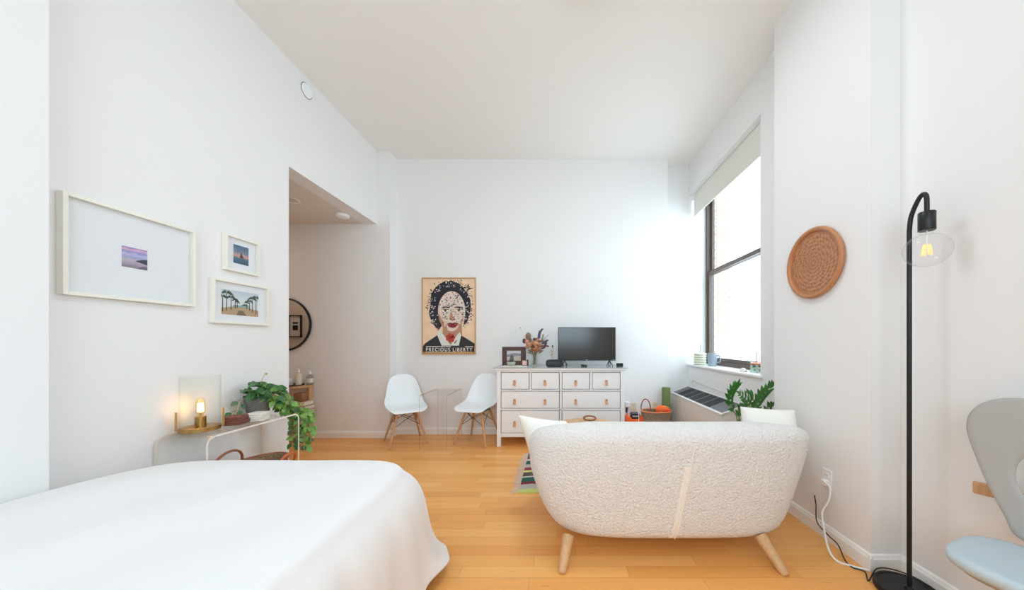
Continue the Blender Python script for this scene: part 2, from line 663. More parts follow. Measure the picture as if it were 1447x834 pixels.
struct('floor', MB().box(-5.8, 2.2, REAR - 0.2, 4.8, -0.15, 0.0), M_floor, smooth=0)
struct('ceiling', MB().box(-5.8, 2.2, REAR - 0.2, 4.8, CEIL, CEIL + 0.15), M_ceil, smooth=0)
struct('wall_left', MB().box(LX - 0.17, LX, REAR, HY0, 0, CEIL).box(LX - 0.17, LX, HY0, HY1, HZ, CEIL), M_wall, smooth=0)
struct('wall_left_near', MB().box(LX, -2.25, REAR, 1.424, 0, CEIL), M_wall, smooth=0)
struct('wall_back', MB().box(-2.195, 1.505, BY, 4.8, 0, CEIL), M_wall, smooth=0)
struct('wall_hall', MB().box(-5.7, -2.195, HY1, 4.8, 0, CEIL), M_wall, smooth=0)
struct('wall_hall_near', MB().box(-5.7, LX - 0.17, HY0 - 0.15, HY0, 0, HZ + 0.1), M_hall, smooth=0)
struct('wall_hall_end', MB().box(-5.8, -5.6, HY0, HY1, 0, HZ + 0.1), M_hall, smooth=0)
struct('ceiling_hall', MB().box(-5.7, LX - 0.17, HY0, HY1, HZ, HZ + 0.1), M_hall, smooth=0)
struct('wall_alcove', MB().box(1.505, 2.2, AY, 4.8, 0, CEIL), M_wall, smooth=0)
SILLZ, HEADZ = 0.93, 3.335
WY0 = 2.938
struct('wall_window', MB().box(WX, 2.2, 2.55, AY, 0, SILLZ).box(WX, 2.2, 2.55, AY, HEADZ, CEIL).box(WX, 2.2, 2.55, WY0, SILLZ, HEADZ), M_wall, smooth=0)
struct('wall_right_pillar', MB().box(PX, 2.2, 1.764, 2.55, 0, CEIL), M_wall, smooth=0)
V0, V1, VZ0, VZ1 = -1.6, -0.75, 0.8, 3.5       # opening of an unseen right window, added and sized for side light
struct('wall_right', MB().box(RX, 2.2, REAR, V0, 0, CEIL).box(RX, 2.2, V1, 1.764, 0, CEIL).box(RX, 2.2, V0, V1, 0, VZ0).box(RX, 2.2, V0, V1, VZ1, CEIL), M_wall, smooth=0)
RZ0 = 1.12
B0, B1 = -1.7, 1.15                              # unseen window added behind the camera, sized for frontal fill
struct('wall_rear', MB().box(-2.6, B0, REAR - 0.2, REAR, 0, CEIL).box(B1, 2.2, REAR - 0.2, REAR, 0, CEIL).box(B0, B1, REAR - 0.2, REAR, 0, RZ0).box(B0, B1, REAR - 0.2, REAR, VZ1, CEIL), M_wall, smooth=0)
struct('wall_outside', MB().box(2.26, 2.515, 4.66, 5.2, -1.5, 6.0), M_brick, smooth=0)

# baseboards: a board with a small stepped cap
def baseboard(name, pts, nrm):
    """pts: plan polyline running along the wall faces, nrm: inward normal of each segment"""
    mb = MB()
    for (a, b), n in zip(zip(pts, pts[1:]), nrm):
        a, b, n = Vector((a[0], a[1], 0)), Vector((b[0], b[1], 0)), Vector((n[0], n[1], 0))
        prof = ((0, 0), (0.016, 0), (0.016, 0.068), (0.011, 0.075), (0.009, 0.086), (0.0, 0.092))
        vs = []
        for q in (a, b):
            for t, z in prof:
                vs.append(q + n * t + Vector((0, 0, z)))
        k = len(prof)
        fs = [tuple(range(k - 1, -1, -1)), tuple(range(k, 2 * k))] + [(i, (i + 1) % k, k + (i + 1) % k, k + i) for i in range(k)]
        mb.add(vs, fs)
    struct(name, mb, M_trim, smooth=30)
baseboard('baseboard_back', [(-2.195, HY1 + 0.0), (-2.195, BY), (1.505, BY)], [(1, 0), (0, -1)])
baseboard('baseboard_hall', [(-5.6, HY1), (-2.179, HY1)], [(0, -1)])
baseboard('baseboard_alcove', [(1.505, BY - 0.016), (1.505, AY), (WX, AY), (WX, 2.55)], [(1, 0), (0, -1), (-1, 0)])
baseboard('baseboard_right', [(PX, 2.55), (PX, 1.7492)], [(-1, 0)])
baseboard('baseboard_right_front', [(PX - 0.0148, 1.764), (RX, 1.764)], [(0, -1)])
baseboard('baseboard_right_near', [(RX, 1.764), (RX, REAR)], [(-1, 0)])
baseboard('baseboard_left', [(LX, 1.424), (LX, HY0)], [(1, 0)])

# window sill of the alcove
struct('trim_1', MB().box(1.825, 2.13, WY0 - 0.035, AY, SILLZ - 0.005, SILLZ + 0.02), M_trim, bevel=0.004)

# window_1 : bronze double-hung window
def window(name, plane, a0, a1, z0, z1, railz, axis):
    """double-hung window whose inner face lies on the plane; a0..a1 along the wall"""
    def bx(mb, d0, d1, u0, u1, w0, w1):
        if axis == 'x':
            mb.box(plane + d0, plane + d1, u0, u1, w0, w1)
        else:
            mb.box(u0, u1, plane - d1, plane - d0, w0, w1)
    root = bpy.data.objects.new(name, None)
    col.objects.link(root)
    root['kind'] = 'structure'
    fr = MB()
    t = 0.045
    bx(fr, 0, 0.10, a0, a0 + t, z0, z1)
    bx(fr, 0, 0.10, a1 - t, a1, z0, z1)
    bx(fr, 0, 0.10, a0 + t, a1 - t, z1 - t, z1)
    bx(fr, 0, 0.10, a0 + t, a1 - t, z0, z0 + 0.05)
    obj('frame', fr, M_brown, root, bevel=0.003)
    for (w0, w1, dd, nm) in ((z0 + 0.05, railz + 0.045, 0.012, 'lower_sash'), (railz, z1 - t, 0.052, 'upper_sash')):
        s = MB()
        q = 0.04
        u0, u1 = a0 + t, a1 - t
        bx(s, dd, dd + 0.035, u0, u0 + q, w0, w1)
        bx(s, dd, dd + 0.035, u1 - q, u1, w0, w1)
        bx(s, dd, dd + 0.035, u0 + q, u1 - q, w0, w0 + 0.045)
        bx(s, dd, dd + 0.035, u0 + q, u1 - q, w1 - 0.045, w1)
        so = obj(nm, s, M_brown, root, bevel=0.003)
        p = MB()
        bx(p, dd + 0.016, dd + 0.018, u0 + q, u1 - q, w0 + 0.045, w1 - 0.045)
        obj('pane', p, M_pane, so, smooth=0)
    return root
window('window_1', 2.095, WY0, AY, SILLZ + 0.02, HEADZ, 2.19, 'x')
window('window_unseen_right', 2.05, V0, V1, VZ0, VZ1, 2.0, 'x')
window('window_unseen_rear', REAR - 0.06, B0, B1, RZ0, VZ1, 2.2, 'y')

# roller blind
bl = thing('roller_blind', (1.93, 3.75, 3.0), 'off-white roller blind pulled partway down over the bronze window', 'blind')
mb = MB()
mb.box(1.918, 1.922, WY0 + 0.02, AY - 0.03, 3.03, 3.33)
obj('fabric', mb, M_blind, bl, smooth=0)
obj('roller', MB().cone((1.945, WY0 + 0.02, 3.30), (1.945, AY - 0.03, 3.30), 0.026, 0.026, 20), M_dkgap, bl)
obj('hem_bar', MB().box(1.913, 1.927, WY0 + 0.02, AY - 0.03, 3.015, 3.035), M_blind, bl, bevel=0.004)
obj('bracket', MB().box(1.91, 1.98, AY - 0.03, AY, 3.25, 3.335), M_white, bl, bevel=0.003)

# ------------------------------------------------------------------ bed and duvet
BX0, BX1, BYF, BYN = -2.235, -0.755, 1.775, -0.32
bed = thing('bed', (-1.5, 0.65, 0), 'low bed under the white duvet, only a pale foot showing under its hem', 'bed')
obj('mattress', MB().box(BX0 + 0.05, BX1 - 0.03, BYN + 0.05, BYF - 0.04, 0.30, 0.54), M_mattress, bed, bevel=0.05, seg=4)
obj('bed_base', MB().box(BX0 + 0.05, BX1 - 0.02, BYN + 0.05, BYF - 0.02, 0.16, 0.30), M_mattress, bed, bevel=0.01)
for (x, y) in ((BX1 + 0.025, BYF - 0.05), (BX1 - 0.05, BYN + 0.1), (BX0 + 0.1, BYF - 0.08), (BX0 + 0.1, BYN + 0.1)):
    obj('leg', MB().cone((x, y, 0), (x - 0.03, y - 0.02, 0.17), 0.02, 0.028, 12), M_oak, bed)

def duvet():
    mb = MB()
    cx, cy = (BX0 + BX1) / 2, (BYF + BYN) / 2
    hx, hy = (BX1 - BX0) / 2, (BYF - BYN) / 2
    n = 360
    def outline(th, ex):
        # rounded rectangle as a superellipse with a large far-left and far-right radius
        c, s = math.cos(th), math.sin(th)
        e = 6.5 + 2.5 * c
        k = (abs(c) ** e + abs(s) ** e) ** (-1 / e)
        return cx + (hx + ex) * c * k, cy + (hy + ex) * s * k, c * k, s * k
    def fold(th, amp):
        x, y, c, s = outline(th, 0)
        arc = x * 1.0 + y * 1.0
        per = th * 1.0
        return amp * (0.55 * math.sin(per * 34 + 1.3 * math.sin(per * 5)) + 0.3 * math.sin(per * 57 + 0.7) + 0.25 * math.sin(per * 13 + 2))
    rows = []
    top = 0.622
    for k in range(26):                      # the top
        t = k / 25.0
        t = t ** 0.8
        ring = []
        for i in range(n):
            th = 2 * PI * i / n
            x, y, c, s = outline(th, 0)
            px, py = cx + (x - cx) * t * 0.985, cy + (y - cy) * t * 0.985
            wob = 0.010 * math.sin(px * 5 + py * 3.1) + 0.006 * math.sin(px * 11 - py * 7) + 0.004 * math.sin(px * 23 + py * 9 + 1)
            z = top + 0.008 + wob * (1 - t ** 6) - 0.026 * t ** 10
            ring.append(Vector((px, py, z)))
        rows.append(ring)
    prof = ((0.000, 0.568), (0.030, 0.535), (0.055, 0.49), (0.072, 0.43), (0.080, 0.36), (0.083, 0.29), (0.086, 0.22), (0.090, 0.16), (0.098, 0.11), (0.105, 0.085))
    for q, (ex, z) in enumerate(prof):
        ring = []
        g = q / (len(prof) - 1.0)
        for i in range(n):
            th = 2 * PI * i / n
            deg = math.degrees(th) % 360
            # no room for the duvet along the left wall; a loose flare at the far right corner
            left = sstep(120, 150, deg) * (1 - sstep(255, 280, deg))
            corner = math.exp(-((deg - 41) / 4.5) ** 2)
            e = ex * (1 - 0.9 * left) + fold(th, 0.034 * g * (1 - left)) + 0.12 * corner * g ** 3 - 0.035 * g ** 4 * sstep(30, 10, deg if deg < 180 else 0)
            x, y, c, s = outline(th, e)
            zz = z + 0.02 * g * math.sin(th * 9) * (1 - corner) - 0.015 * corner * g
            x = max(x, -2.24)
            ring.append(Vector((x, y, max(zz, 0.03))))
        rows.append(ring)
    mb.grid(rows, closed=True)
    o = one('duvet', mb, M_duvet, 'large white cotton duvet spread over the bed in the foreground', 'duvet', smooth=180, solid=0.012, sub=1)
    return o
duvet()

# ------------------------------------------------------------------ sofa
SXC = 0.688
sofa = thing('sofa', (SXC, 2.2, 0), 'cream boucle two-seat sofa seen from behind on splayed wooden legs', 'sofa')
WLT = ((0.105, 0.62), (0.125, 0.69), (0.16, 0.735), (0.226, 0.784), (0.35, 0.832), (0.49, 0.866), (0.614, 0.876), (0.70, 0.868), (0.76, 0.85))
WRT = ((0.105, 0.62), (0.125, 0.66), (0.16, 0.70), (0.226, 0.738), (0.35, 0.775), (0.49, 0.818), (0.614, 0.856), (0.70, 0.868), (0.76, 0.855))
YBT = ((0.105, 1.90), (0.125, 1.845), (0.16, 1.825), (0.226, 1.81), (0.49, 1.79), (0.70, 1.79), (0.76, 1.80))
def sofa_ring(z, inset, n=168):
    """rounded-rectangle ring of the tub at level z, pulled in by inset"""
    wl, wr = interp(WLT, z) - inset, interp(WRT, z) - inset
    yb, yf = interp(YBT, z) + inset * 1.15, 2.66 - 0.25 * max(0, 0.2 - z) - inset
    out = []
    cyy = (yb + yf) / 2
    hy = (yf - yb) / 2
    for i in range(n):
        th = 2 * PI * i / n
        c, s = math.cos(th), math.sin(th)
        ex = 4.2
        k = (abs(c) ** ex + abs(s) ** ex) ** (-1 / ex)
        hx = wr if c > 0 else wl
        x, y = SXC + hx * c * k, cyy + hy * s * k
        out.append((x, y))
    return out
def rim(x, y, z):
    """arms slope down to the front, the front rail is lower still"""
    f = max(sstep(1.86, 2.36, y) * sstep(0.42, 0.74, abs(x - SXC)), sstep(2.05, 2.5, y))
    a = 1 - sstep(0.5, 0.72, abs(x - SXC))
    top = 0.77 - 0.17 * f - 0.20 * a * sstep(2.3, 2.6, y)
    if z <= 0.34:
        return z
    return 0.34 + (z - 0.34) * (top - 0.34) / (0.77 - 0.34)
def sofa_body():
    mb = MB()
    rows = []
    levels = [(0.10, 0.10), (0.104, 0.05), (0.112, 0.02)] + [(z, 0) for z in (0.13, 0.16, 0.20, 0.26, 0.33, 0.40, 0.48, 0.56, 0.63, 0.685)]
    levels += [(0.715, 0.005), (0.738, 0.018), (0.756, 0.042), (0.766, 0.075), (0.77, 0.11), (0.766, 0.145), (0.75, 0.172), (0.72, 0.188), (0.66, 0.195), (0.56, 0.20), (0.46, 0.205), (0.36, 0.21)]
    for z, ins in levels:
        rows.append([Vector((x, y, rim(x, y, z))) for x, y in sofa_ring(min(z, 0.76), ins)])
    mb.grid(rows, closed=True)
    k = len(rows[0])
    b0 = 0
    mb.f.append(list(range(k - 1, -1, -1)))
    mb.m.append(0)
    return mb
obj('body', sofa_body(), M_boucle, sofa, smooth=180)
def rounded_pad(x0, x1, y0, y1, z0, z1, r, n=10):
    mb = MB()
    mb.box(x0, x1, y0, y1, z0, z1)
    return mb
for s in (0, 1):
    x0 = SXC - 0.655 + s * 0.655
    obj('seat_cushion', MB().box(x0 + 0.004, x0 + 0.651, 2.03, 2.62, 0.33, 0.475), M_boucle, sofa, bevel=0.05, seg=5)
# centre seam: a flat tape with a stitched ridge beside it, following the back
def back_pt(x, z):
    ring = sofa_ring(z, 0)
    best = min((p for p in ring if p[1] < 2.1), key=lambda p: abs(p[0] - x))
    return Vector((x, best[1] - 0.0015, z))
mb = MB()
rows = []
for k in range(17):
    z = 0.135 + k * (0.56 - 0.135) / 16
    x = 0.655 + 0.085 * (z - 0.12) / 0.5
    p = back_pt(x, z)
    rows.append([p + Vector((-0.022, 0.001, 0)), p + Vector((-0.012, -0.002, 0)), p + Vector((0.0, -0.002, 0)), p + Vector((0.01, 0.001, 0))])
mb.grid(rows)
obj('seam', mb, M_seam, sofa, smooth=60)
obj('stitching', MB().tube([back_pt(0.668 + 0.085 * (0.125 + k * 0.0225 - 0.12) / 0.5, 0.125 + k * 0.0225) + Vector((0, 0.0005, 0)) for k in range(25)], 0.0035, 6), M_seam, sofa)
for (fx, fy, tx, ty) in ((0.022, 1.738, 0.062, 1.86), (1.222, 1.722, 1.168, 1.86), (0.03, 2.62, 0.10, 2.5), (1.22, 2.62, 1.15, 2.5)):
    mb = MB()
    a, b = Vector((fx, fy, 0.0)), Vector((tx, ty, 0.135))
    d = (b - a)
    mb.tube([a, a + d * 0.03, a + d * 0.12, a + d * 0.5, b], [0.014, 0.021, 0.0235, 0.028, 0.034], 20)
    obj('leg', mb, M_oak, sofa, smooth=60)

def pillow(name, corner_or_center, a, b, size, thick, label, from_corner=True):
    a, b = Vector(a).normalized(), Vector(b).normalized()
    n = a.cross(b).normalized()
    b = n.cross(a).normalized() if abs(a.dot(b)) < 0.2 else b
    c = Vector(corner_or_center)
    if from_corner:
        c = c + a * (size / 2) + b * (size / 2)
    N = 18
    mb = MB()
    for sgn in (1, -1):
        rows = []
        for i in range(N + 1):
            row = []
            u = -1 + 2 * i / N
            for j in range(N + 1):
                v = -1 + 2 * j / N
                pin = 1 - 0.07 * (1 - u * u) * (abs(v) ** 3) , 1 - 0.07 * (1 - v * v) * (abs(u) ** 3)
                h = ((1 - u ** 4) * (1 - v ** 4)) ** 0.6
                h *= 1 + 0.05 * math.sin(3 * u + 2 * v)
                row.append(c + a * (u * size / 2 * pin[1]) + b * (v * size / 2 * pin[0]) + n * (sgn * h * thick / 2))
            rows.append(row)
        mb.grid(rows)
    return one(name, mb, M_pillow, label, 'pillow', 'cushions on the sofa', smooth=180, sub=1)
pillow('pillow', (-0.293, 2.30, 0.742), (0.80, 0.5, -0.22), (0.30, -0.22, -0.85), 0.44, 0.17, 'cream cushion poking out over the left arm of the boucle sofa, beside the striped rug')
pillow('pillow', (1.462, 2.22, 0.625), (0.93, -0.25, -0.02), (0.17, 0.33, 0.92), 0.36, 0.17, 'cream cushion standing at the right arm of the boucle sofa under the arching plant', from_corner=False)

# ------------------------------------------------------------------ rug
rug_stripes = [('#c9d27a', 0.06), ('#b9b4ac', 0.09), ('#7f2b33', 0.05), ('#1f5a55', 0.09), ('#cfc8bb', 0.03), ('#5c564f', 0.09), ('#c9d27a', 0.05), ('#8f3a3c', 0.07), ('#b9b4ac', 0.08), ('#1f5a55', 0.1), ('#cfc8bb', 0.05), ('#7f2b33', 0.07), ('#5c564f', 0.1)]
rug = thing('rug', (0.45, 3.15, 0), 'fringed woven rug with teal, dark red and lime bands beside the sofa', 'rug')
mb = MB()
mats = []
y = 2.665
RXL = -0.325
NX = 60
cols_seen = {}
for c, w in rug_stripes:
    if c not in cols_seen:
        cols_seen[c] = len(mats)
        mats.append(mat('rug_yarn', c, 0.95, bump=0.4, bscale=250))
bounds = [2.665]
for c, w in rug_stripes:
    bounds.append(bounds[-1] + w)
def zig(x, y, k):
    if k == 0 or k == len(rug_stripes):
        return y
    return y + 0.022 * (abs(((x * 9) % 2) - 1) - 0.5)
for k, (c, w) in enumerate(rug_stripes):
    rows = []
    for i in range(NX + 1):
        x = RXL + (1.25 - RXL) * i / NX
        rows.append([Vector((x, zig(x, bounds[k], k), 0.010)), Vector((x, zig(x, bounds[k + 1], k + 1), 0.010))])
    mb.grid(rows, cols_seen[c])
yb0, yb1 = bounds[0], bounds[-1]
mb.add([(RXL, yb0, 0.0005), (1.25, yb0, 0.0005), (1.25, yb0, 0.01), (RXL, yb0, 0.01)], [(0, 1, 2, 3)], 0)
mb.add([(RXL, yb0, 0.0005), (RXL, yb1, 0.0005), (RXL, yb1, 0.01), (RXL, yb0, 0.01)], [(0, 1, 2, 3)], 1)
mb.add([(1.25, yb0, 0.0005), (1.25, yb1, 0.0005), (1.25, yb1, 0.01), (1.25, yb0, 0.01)], [(0, 1, 2, 3)], 1)
obj('woven_field', mb, mats, rug, smooth=0)
mb = MB()
yy = yb0 + 0.006
while yy < yb1:
    L_ = random.uniform(0.05, 0.075)
    dy = random.uniform(-0.012, 0.006)
    mb.tube([(RXL + 0.004, yy, 0.009), (RXL - 0.02, yy + dy * 0.4, 0.010), (RXL - L_, yy + dy, 0.004)], [0.0022, 0.0028, 0.0034], 6)
    mb.ball((RXL - 0.006, yy, 0.010), 0.005, 8)
    yy += 0.021
obj('fringe', mb, M_fringe, rug)

# ------------------------------------------------------------------ coffee table and bracelet
ct = thing('coffee_table', (0.29, 3.06, 0.01), 'round pale wooden coffee table mostly hidden behind the boucle sofa', 'table')
obj('tabletop', MB().lathe([(0.33, 0.425), (0.345, 0.43), (0.35, 0.44), (0.345, 0.45), (0.335, 0.453)], (0.29, 3.06, 0), 64), M_oak, ct, smooth=50)
for k in range(3):
    t = R(90 + 120 * k)
    x, y = 0.29 + 0.24 * math.cos(t), 3.06 + 0.24 * math.sin(t)
    x2, y2 = 0.29 + 0.30 * math.cos(t), 3.06 + 0.30 * math.sin(t)
    obj('leg', MB().cone((x2, y2, 0.011), (x, y, 0.426), 0.014, 0.022, 16), M_oak, ct)
mb = MB()
for k in range(22):
    t = 2 * PI * k / 22
    mb.ball((0.325 + 0.06 * math.cos(t), 3.27 + 0.052 * math.sin(t), 0.463 + 0.018 + 0.010 * math.sin(t)), 0.0095, 10)
mb.tube([(0.325 + 0.06 * math.cos(2 * PI * k / 40), 3.27 + 0.052 * math.sin(2 * PI * k / 40), 0.481 + 0.010 * math.sin(2 * PI * k / 40)) for k in range(40)], 0.004, 6, closed=True)
for k in range(3):
    t = 2 * PI * k / 3 + 0.3
    mb.cone((0.325 + 0.055 * math.cos(t), 3.27 + 0.048 * math.sin(t), 0.453), (0.325 + 0.06 * math.cos(t), 3.27 + 0.052 * math.sin(t), 0.478), 0.004, 0.004, 8)
one('bead_ring', mb, M_brownleather, 'small ring of dark brown beads lying on the round wooden coffee table', 'ornament')

# ------------------------------------------------------------------ dresser
S = 118.0
DY = 3.856
def dx(px): return (px - CX) / S
def dz(py): return H - (py - CY) / S
dr = thing('dresser', (dx(792), DY + 0.25, 0), 'wide white eight-drawer dresser with tan leather pulls against the back wall', 'dresser')
DB = 4.36
x0, x1 = dx(702), dx(882.5)
ztop = dz(520.5)
fr = MB()
xl, xr = dx(707.5), dx(877)
xc0, xc1 = dx(790.8), dx(793.8)
fr.box(x0, xl, DY, DY + 0.05, dz(618), ztop - 0.022)                     # stiles
fr.box(xr, x1, DY, DY + 0.05, dz(618), ztop - 0.022)
fr.box(xc0, xc1, DY + 0.004, DY + 0.04, dz(613), dz(526))
fr.box(xl, xr, DY + 0.002, DY + 0.05, dz(526), ztop - 0.022)             # rails
fr.box(xl, xr, DY + 0.004, DY + 0.04, dz(552.8), dz(550.8))
fr.box(xl, xr, DY + 0.004, DY + 0.04, dz(580), dz(577.8))
fr.box(xl, xr, DY + 0.002, DY + 0.05, dz(618), dz(612.8))
fr.box(dx(748), dx(750.3), DY + 0.004, DY + 0.04, dz(551), dz(526))
fr.box(dx(833.8), dx(836.7), DY + 0.004, DY + 0.04, dz(551), dz(526))
fr.box(x0, x0 + 0.02, DY + 0.05, DB, dz(618), ztop - 0.022)              # sides and back
fr.box(x1 - 0.02, x1, DY + 0.05, DB, dz(618), ztop - 0.022)
fr.box(x0 + 0.02, x1 - 0.02, DB - 0.01, DB, dz(618), ztop - 0.022)
fr.box(x0 + 0.02, x1 - 0.02, DY + 0.05, DB - 0.01, dz(618), dz(616))
obj('carcass', fr, M_white, dr, bevel=0.002)
obj('top_board', MB().box(dx(699), dx(885), DY - 0.02, DB + 0.005, ztop - 0.022, ztop), M_white, dr, bevel=0.004)
obj('glass_top', MB().box(dx(696.5), dx(887.5), DY - 0.025, DB + 0.01, ztop + 0.0005, ztop + 0.0075), mat('green_glass_edge', '#a9aeac', 0.08, spec=0.8), dr, bevel=0.002)
for (a, b, c, d) in ((x0, xl, DY, DY + 0.05), (xr, x1, DY, DY + 0.05), (x0, xl, DB - 0.05, DB), (xr, x1, DB - 0.05, DB)):
    obj('leg', MB().box(a, b, c, d, 0, dz(618) - 0.0005), M_white, dr, bevel=0.002)
TOPZ = ztop + 0.008
def drawer(pa, pb, ya, yb, pulls, py):
    g = 0.0065
    a, b, z0, z1 = dx(pa) + g, dx(pb) - g, dz(yb) + g, dz(ya) - g
    mb = MB().box(a, b, DY + 0.010, DY + 0.028, z0, z1).box(a + 0.01, b - 0.01, DY + 0.028, DB - 0.04, z0 + 0.01, z1 - 0.03)
    o = obj('drawer', mb, M_white, dr, bevel=0.0025)
    for px in pulls:
        x, z = dx(px), dz(py)
        h = MB()
        prof = []
        w, hh = 0.0165, 0.034
        pts = []
        for k in range(9):
            t = PI * k / 8
            pts.append((x + w * math.cos(t), z + hh - w + w * math.sin(t)))
        pts += [(x - w, z - hh + 0.006), (x - w * 0.7, z - hh), (x + w * 0.7, z - hh), (x + w, z - hh + 0.006)]
        # the strap bows outwards below its screw
        h.prism(pts, 'y', DY - 0.004, DY + 0.007)
        for q in range(len(h.v)):
            lowness = sstep(z + hh * 0.5, z - hh, h.v[q].z)
            h.v[q].y -= 0.016 * lowness
        p = obj('pull', h, M_leather, o, bevel=0.0015)
        p['label'] = 'tan leather pull'
        obj('screw', MB().cone((x, DY - 0.009, z + hh * 0.5), (x, DY - 0.002, z + hh * 0.5), 0.006, 0.007, 12), M_brownleather, p)
r1 = (526, 550.8)
for a, b, p in ((707.5, 748, 727), (750.3, 790.8, 770), (793.8, 833.8, 813.5), (836.7, 877, 857)):
    drawer(a, b, r1[0], r1[1], [p], 541)
drawer(707.5, 790.8, 552.8, 577.8, [727, 770], 568)
drawer(793.8, 877, 552.8, 577.8, [813.5, 857], 568)
drawer(707.5, 790.8, 580, 612.8, [727, 770], 599)
drawer(793.8, 877, 580, 612.8, [813.5, 857], 599)

# ------------------------------------------------------------------ things on the dresser
TY = 4.08
tv = thing('television', at(829, 517, TY).xy.to_3d() + Vector((0, 0, TOPZ)), 'black flat-screen television on two splayed feet on the white dresser', 'television')
a, b = at(788.5, 462.5, TY), at(870, 509.8, TY)
xL, xR, zT, zB = a.x, b.x, a.z, b.z
mb = MB()
mb.box(xL, xR, TY, TY + 0.03, zB, zT)
mb.box(xL + 0.12, xR - 0.12, TY + 0.03, TY + 0.065, zB + 0.03, zB + 0.25)
obj('housing', mb, M_black, tv, bevel=0.004)
obj('screen', MB().box(xL + 0.008, xR - 0.008, TY - 0.002, TY + 0.001, zB + 0.02, zT - 0.008), M_screen, tv, smooth=0)
mx = (xL + xR) / 2
M_badge = mat('badge_grey', '#c9ccd0', 0.4)
mb = MB()
mb.box(mx - 0.013, mx + 0.013, TY - 0.0015, TY - 0.0003, zB + 0.005, zB + 0.007)
for q_ in (-0.010, -0.001, 0.008):
    mb.box(mx + q_ - 0.003, mx + q_ + 0.003, TY - 0.0035, TY - 0.0003, zB + 0.006, zB + 0.013)
obj('badge', mb, M_badge, tv, smooth=0)
obj('corner_mark', MB().box(xR - 0.038, xR - 0.012, TY - 0.0035, TY - 0.0005, zB + 0.011, zB + 0.015), M_badge, tv, smooth=0)
for px in (798, 861.5):
    c = at(px, 509, TY)
    mb = MB()
    for sx in (-1, 1):
        mb.tube(smooth_path([(c.x, TY + 0.015, zB + 0.01), (c.x + sx * 0.010, TY + 0.01 - 0.02 * 1, zB - 0.02), (c.x + sx * 0.026, TY - 0.05 * 1, TOPZ + 0.018), (c.x + sx * 0.022, TY - 0.075, TOPZ + 0.005)], 5), 0.005, 8)
        mb.tube(smooth_path([(c.x, TY + 0.015, zB + 0.01), (c.x + sx * 0.010, TY + 0.04, zB - 0.02), (c.x + sx * 0.02, TY + 0.08, TOPZ + 0.018), (c.x + sx * 0.018, TY + 0.10, TOPZ + 0.005)], 5), 0.005, 8)
    obj('foot', mb, M_black, tv)

# dark wood photo frame leaning back
pf = thing('photo_frame', (at(726, 515, 4.1).x, 4.1, TOPZ), 'dark brown wooden photo frame at the left end of the white dresser', 'picture frame')
fa, fb = at(709.5, 489, 4.1), at(743, 516, 4.1)
fw, fh = fb.x - fa.x, 0.245
mb = MB()
ox0, ox1, oz0, oz1 = fa.x, fb.x, TOPZ, TOPZ + fh
ix0, ix1 = at(716, 0, 4.1).x, at(736, 0, 4.1).x
iz0, iz1 = at(0, 510, 4.1).z, at(0, 495.5, 4.1).z
mb.box(ox0, ix0, 4.10, 4.12, oz0, oz1).box(ix1, ox1, 4.10, 4.12, oz0, oz1).box(ix0, ix1, 4.10, 4.12, oz0, iz0).box(ix0, ix1, 4.10, 4.12, iz1, oz1)
obj('wood_frame', mb, M_dkwood, pf, smooth=0)
mb = MB()
mm = [pm('photo_sky', '#d7d3d8'), pm('photo_hills', '#9b93a0'), pm('photo_ground', '#c9bba6'), pm('photo_figures', '#6d6874')]
mb.box(ix0, ix1, 4.112, 4.118, iz0, iz1, 0)
zz = iz0
mb.add([(ix0, 4.1115, iz0), (ix1, 4.1115, iz0), (ix1, 4.1115, iz0 + 0.05), (ix0, 4.1115, iz0 + 0.03)], [(0, 1, 2, 3)], 2)
mb.add([(ix0, 4.111, iz0 + 0.045), (ix1, 4.111, iz0 + 0.06), (ix1, 4.111, iz0 + 0.09), (ix0 + 0.09, 4.111, iz0 + 0.10), (ix0, 4.111, iz0 + 0.075)], [(0, 1, 2, 3, 4)], 1)
mb.add([(ix0 + 0.03, 4.1105, iz0), (ix0 + 0.09, 4.1105, iz0), (ix0 + 0.085, 4.1105, iz0 + 0.06), (ix0 + 0.05, 4.1105, iz0 + 0.08)], [(0, 1, 2, 3)], 3)
obj('photo', mb, mm, pf, smooth=0)
obj('easel_back', MB().add([(fa.x + 0.13, 4.12, TOPZ + 0.18), (fa.x + 0.17, 4.12, TOPZ + 0.18), (fa.x + 0.17, 4.20, TOPZ), (fa.x + 0.13, 4.20, TOPZ)], [(0, 1, 2, 3)]), M_black, pf, solid=0.003)

# cream tray, succulent dish and pink card holder in front of the frame
one('tray', MB().box(at(710, 0, 4.0).x, at(746, 0, 4.0).x, 3.93, 4.09, TOPZ, TOPZ + 0.012), M_cream, 'long thin cream tray under the succulent bowl and the pink tealight box', 'tray', bevel=0.003)
c = at(722.5, 0, 3.98)
sb = thing('succulent_bowl', (c.x, 3.98, TOPZ + 0.012), 'small pale green bowl holding a dark succulent in front of the brown photo frame', 'plant')
obj('bowl', MB().lathe([(0.028, 0), (0.045, 0.012), (0.055, 0.032), (0.053, 0.046), (0.046, 0.05), (0.044, 0.042), (0.03, 0.035)], (c.x, 3.98, TOPZ + 0.012), 32), mat('celadon', '#b4bba6', 0.4), sb)
mb = MB()
for k in range(16):
    t = 2 * PI * k / 16 * 2.4
    e = 0.3 + 0.07 * k
    d = Vector((math.cos(t) * math.cos(e), math.sin(t) * math.cos(e), math.sin(e)))
    mb.leaf(Vector((c.x, 3.98, TOPZ + 0.05)), d, (0, 0, 1), 0.042, 0.016, fold=0.3)
obj('succulent', mb, mat('succulent_green', '#3d463f', 0.5), sb, solid=0.003)
c = at(741, 0, 3.97)
tb = thing('tealight_box', (c.x, 3.97, TOPZ + 0.012), 'small square black box with a pink front beside the succulent bowl', 'candle holder')
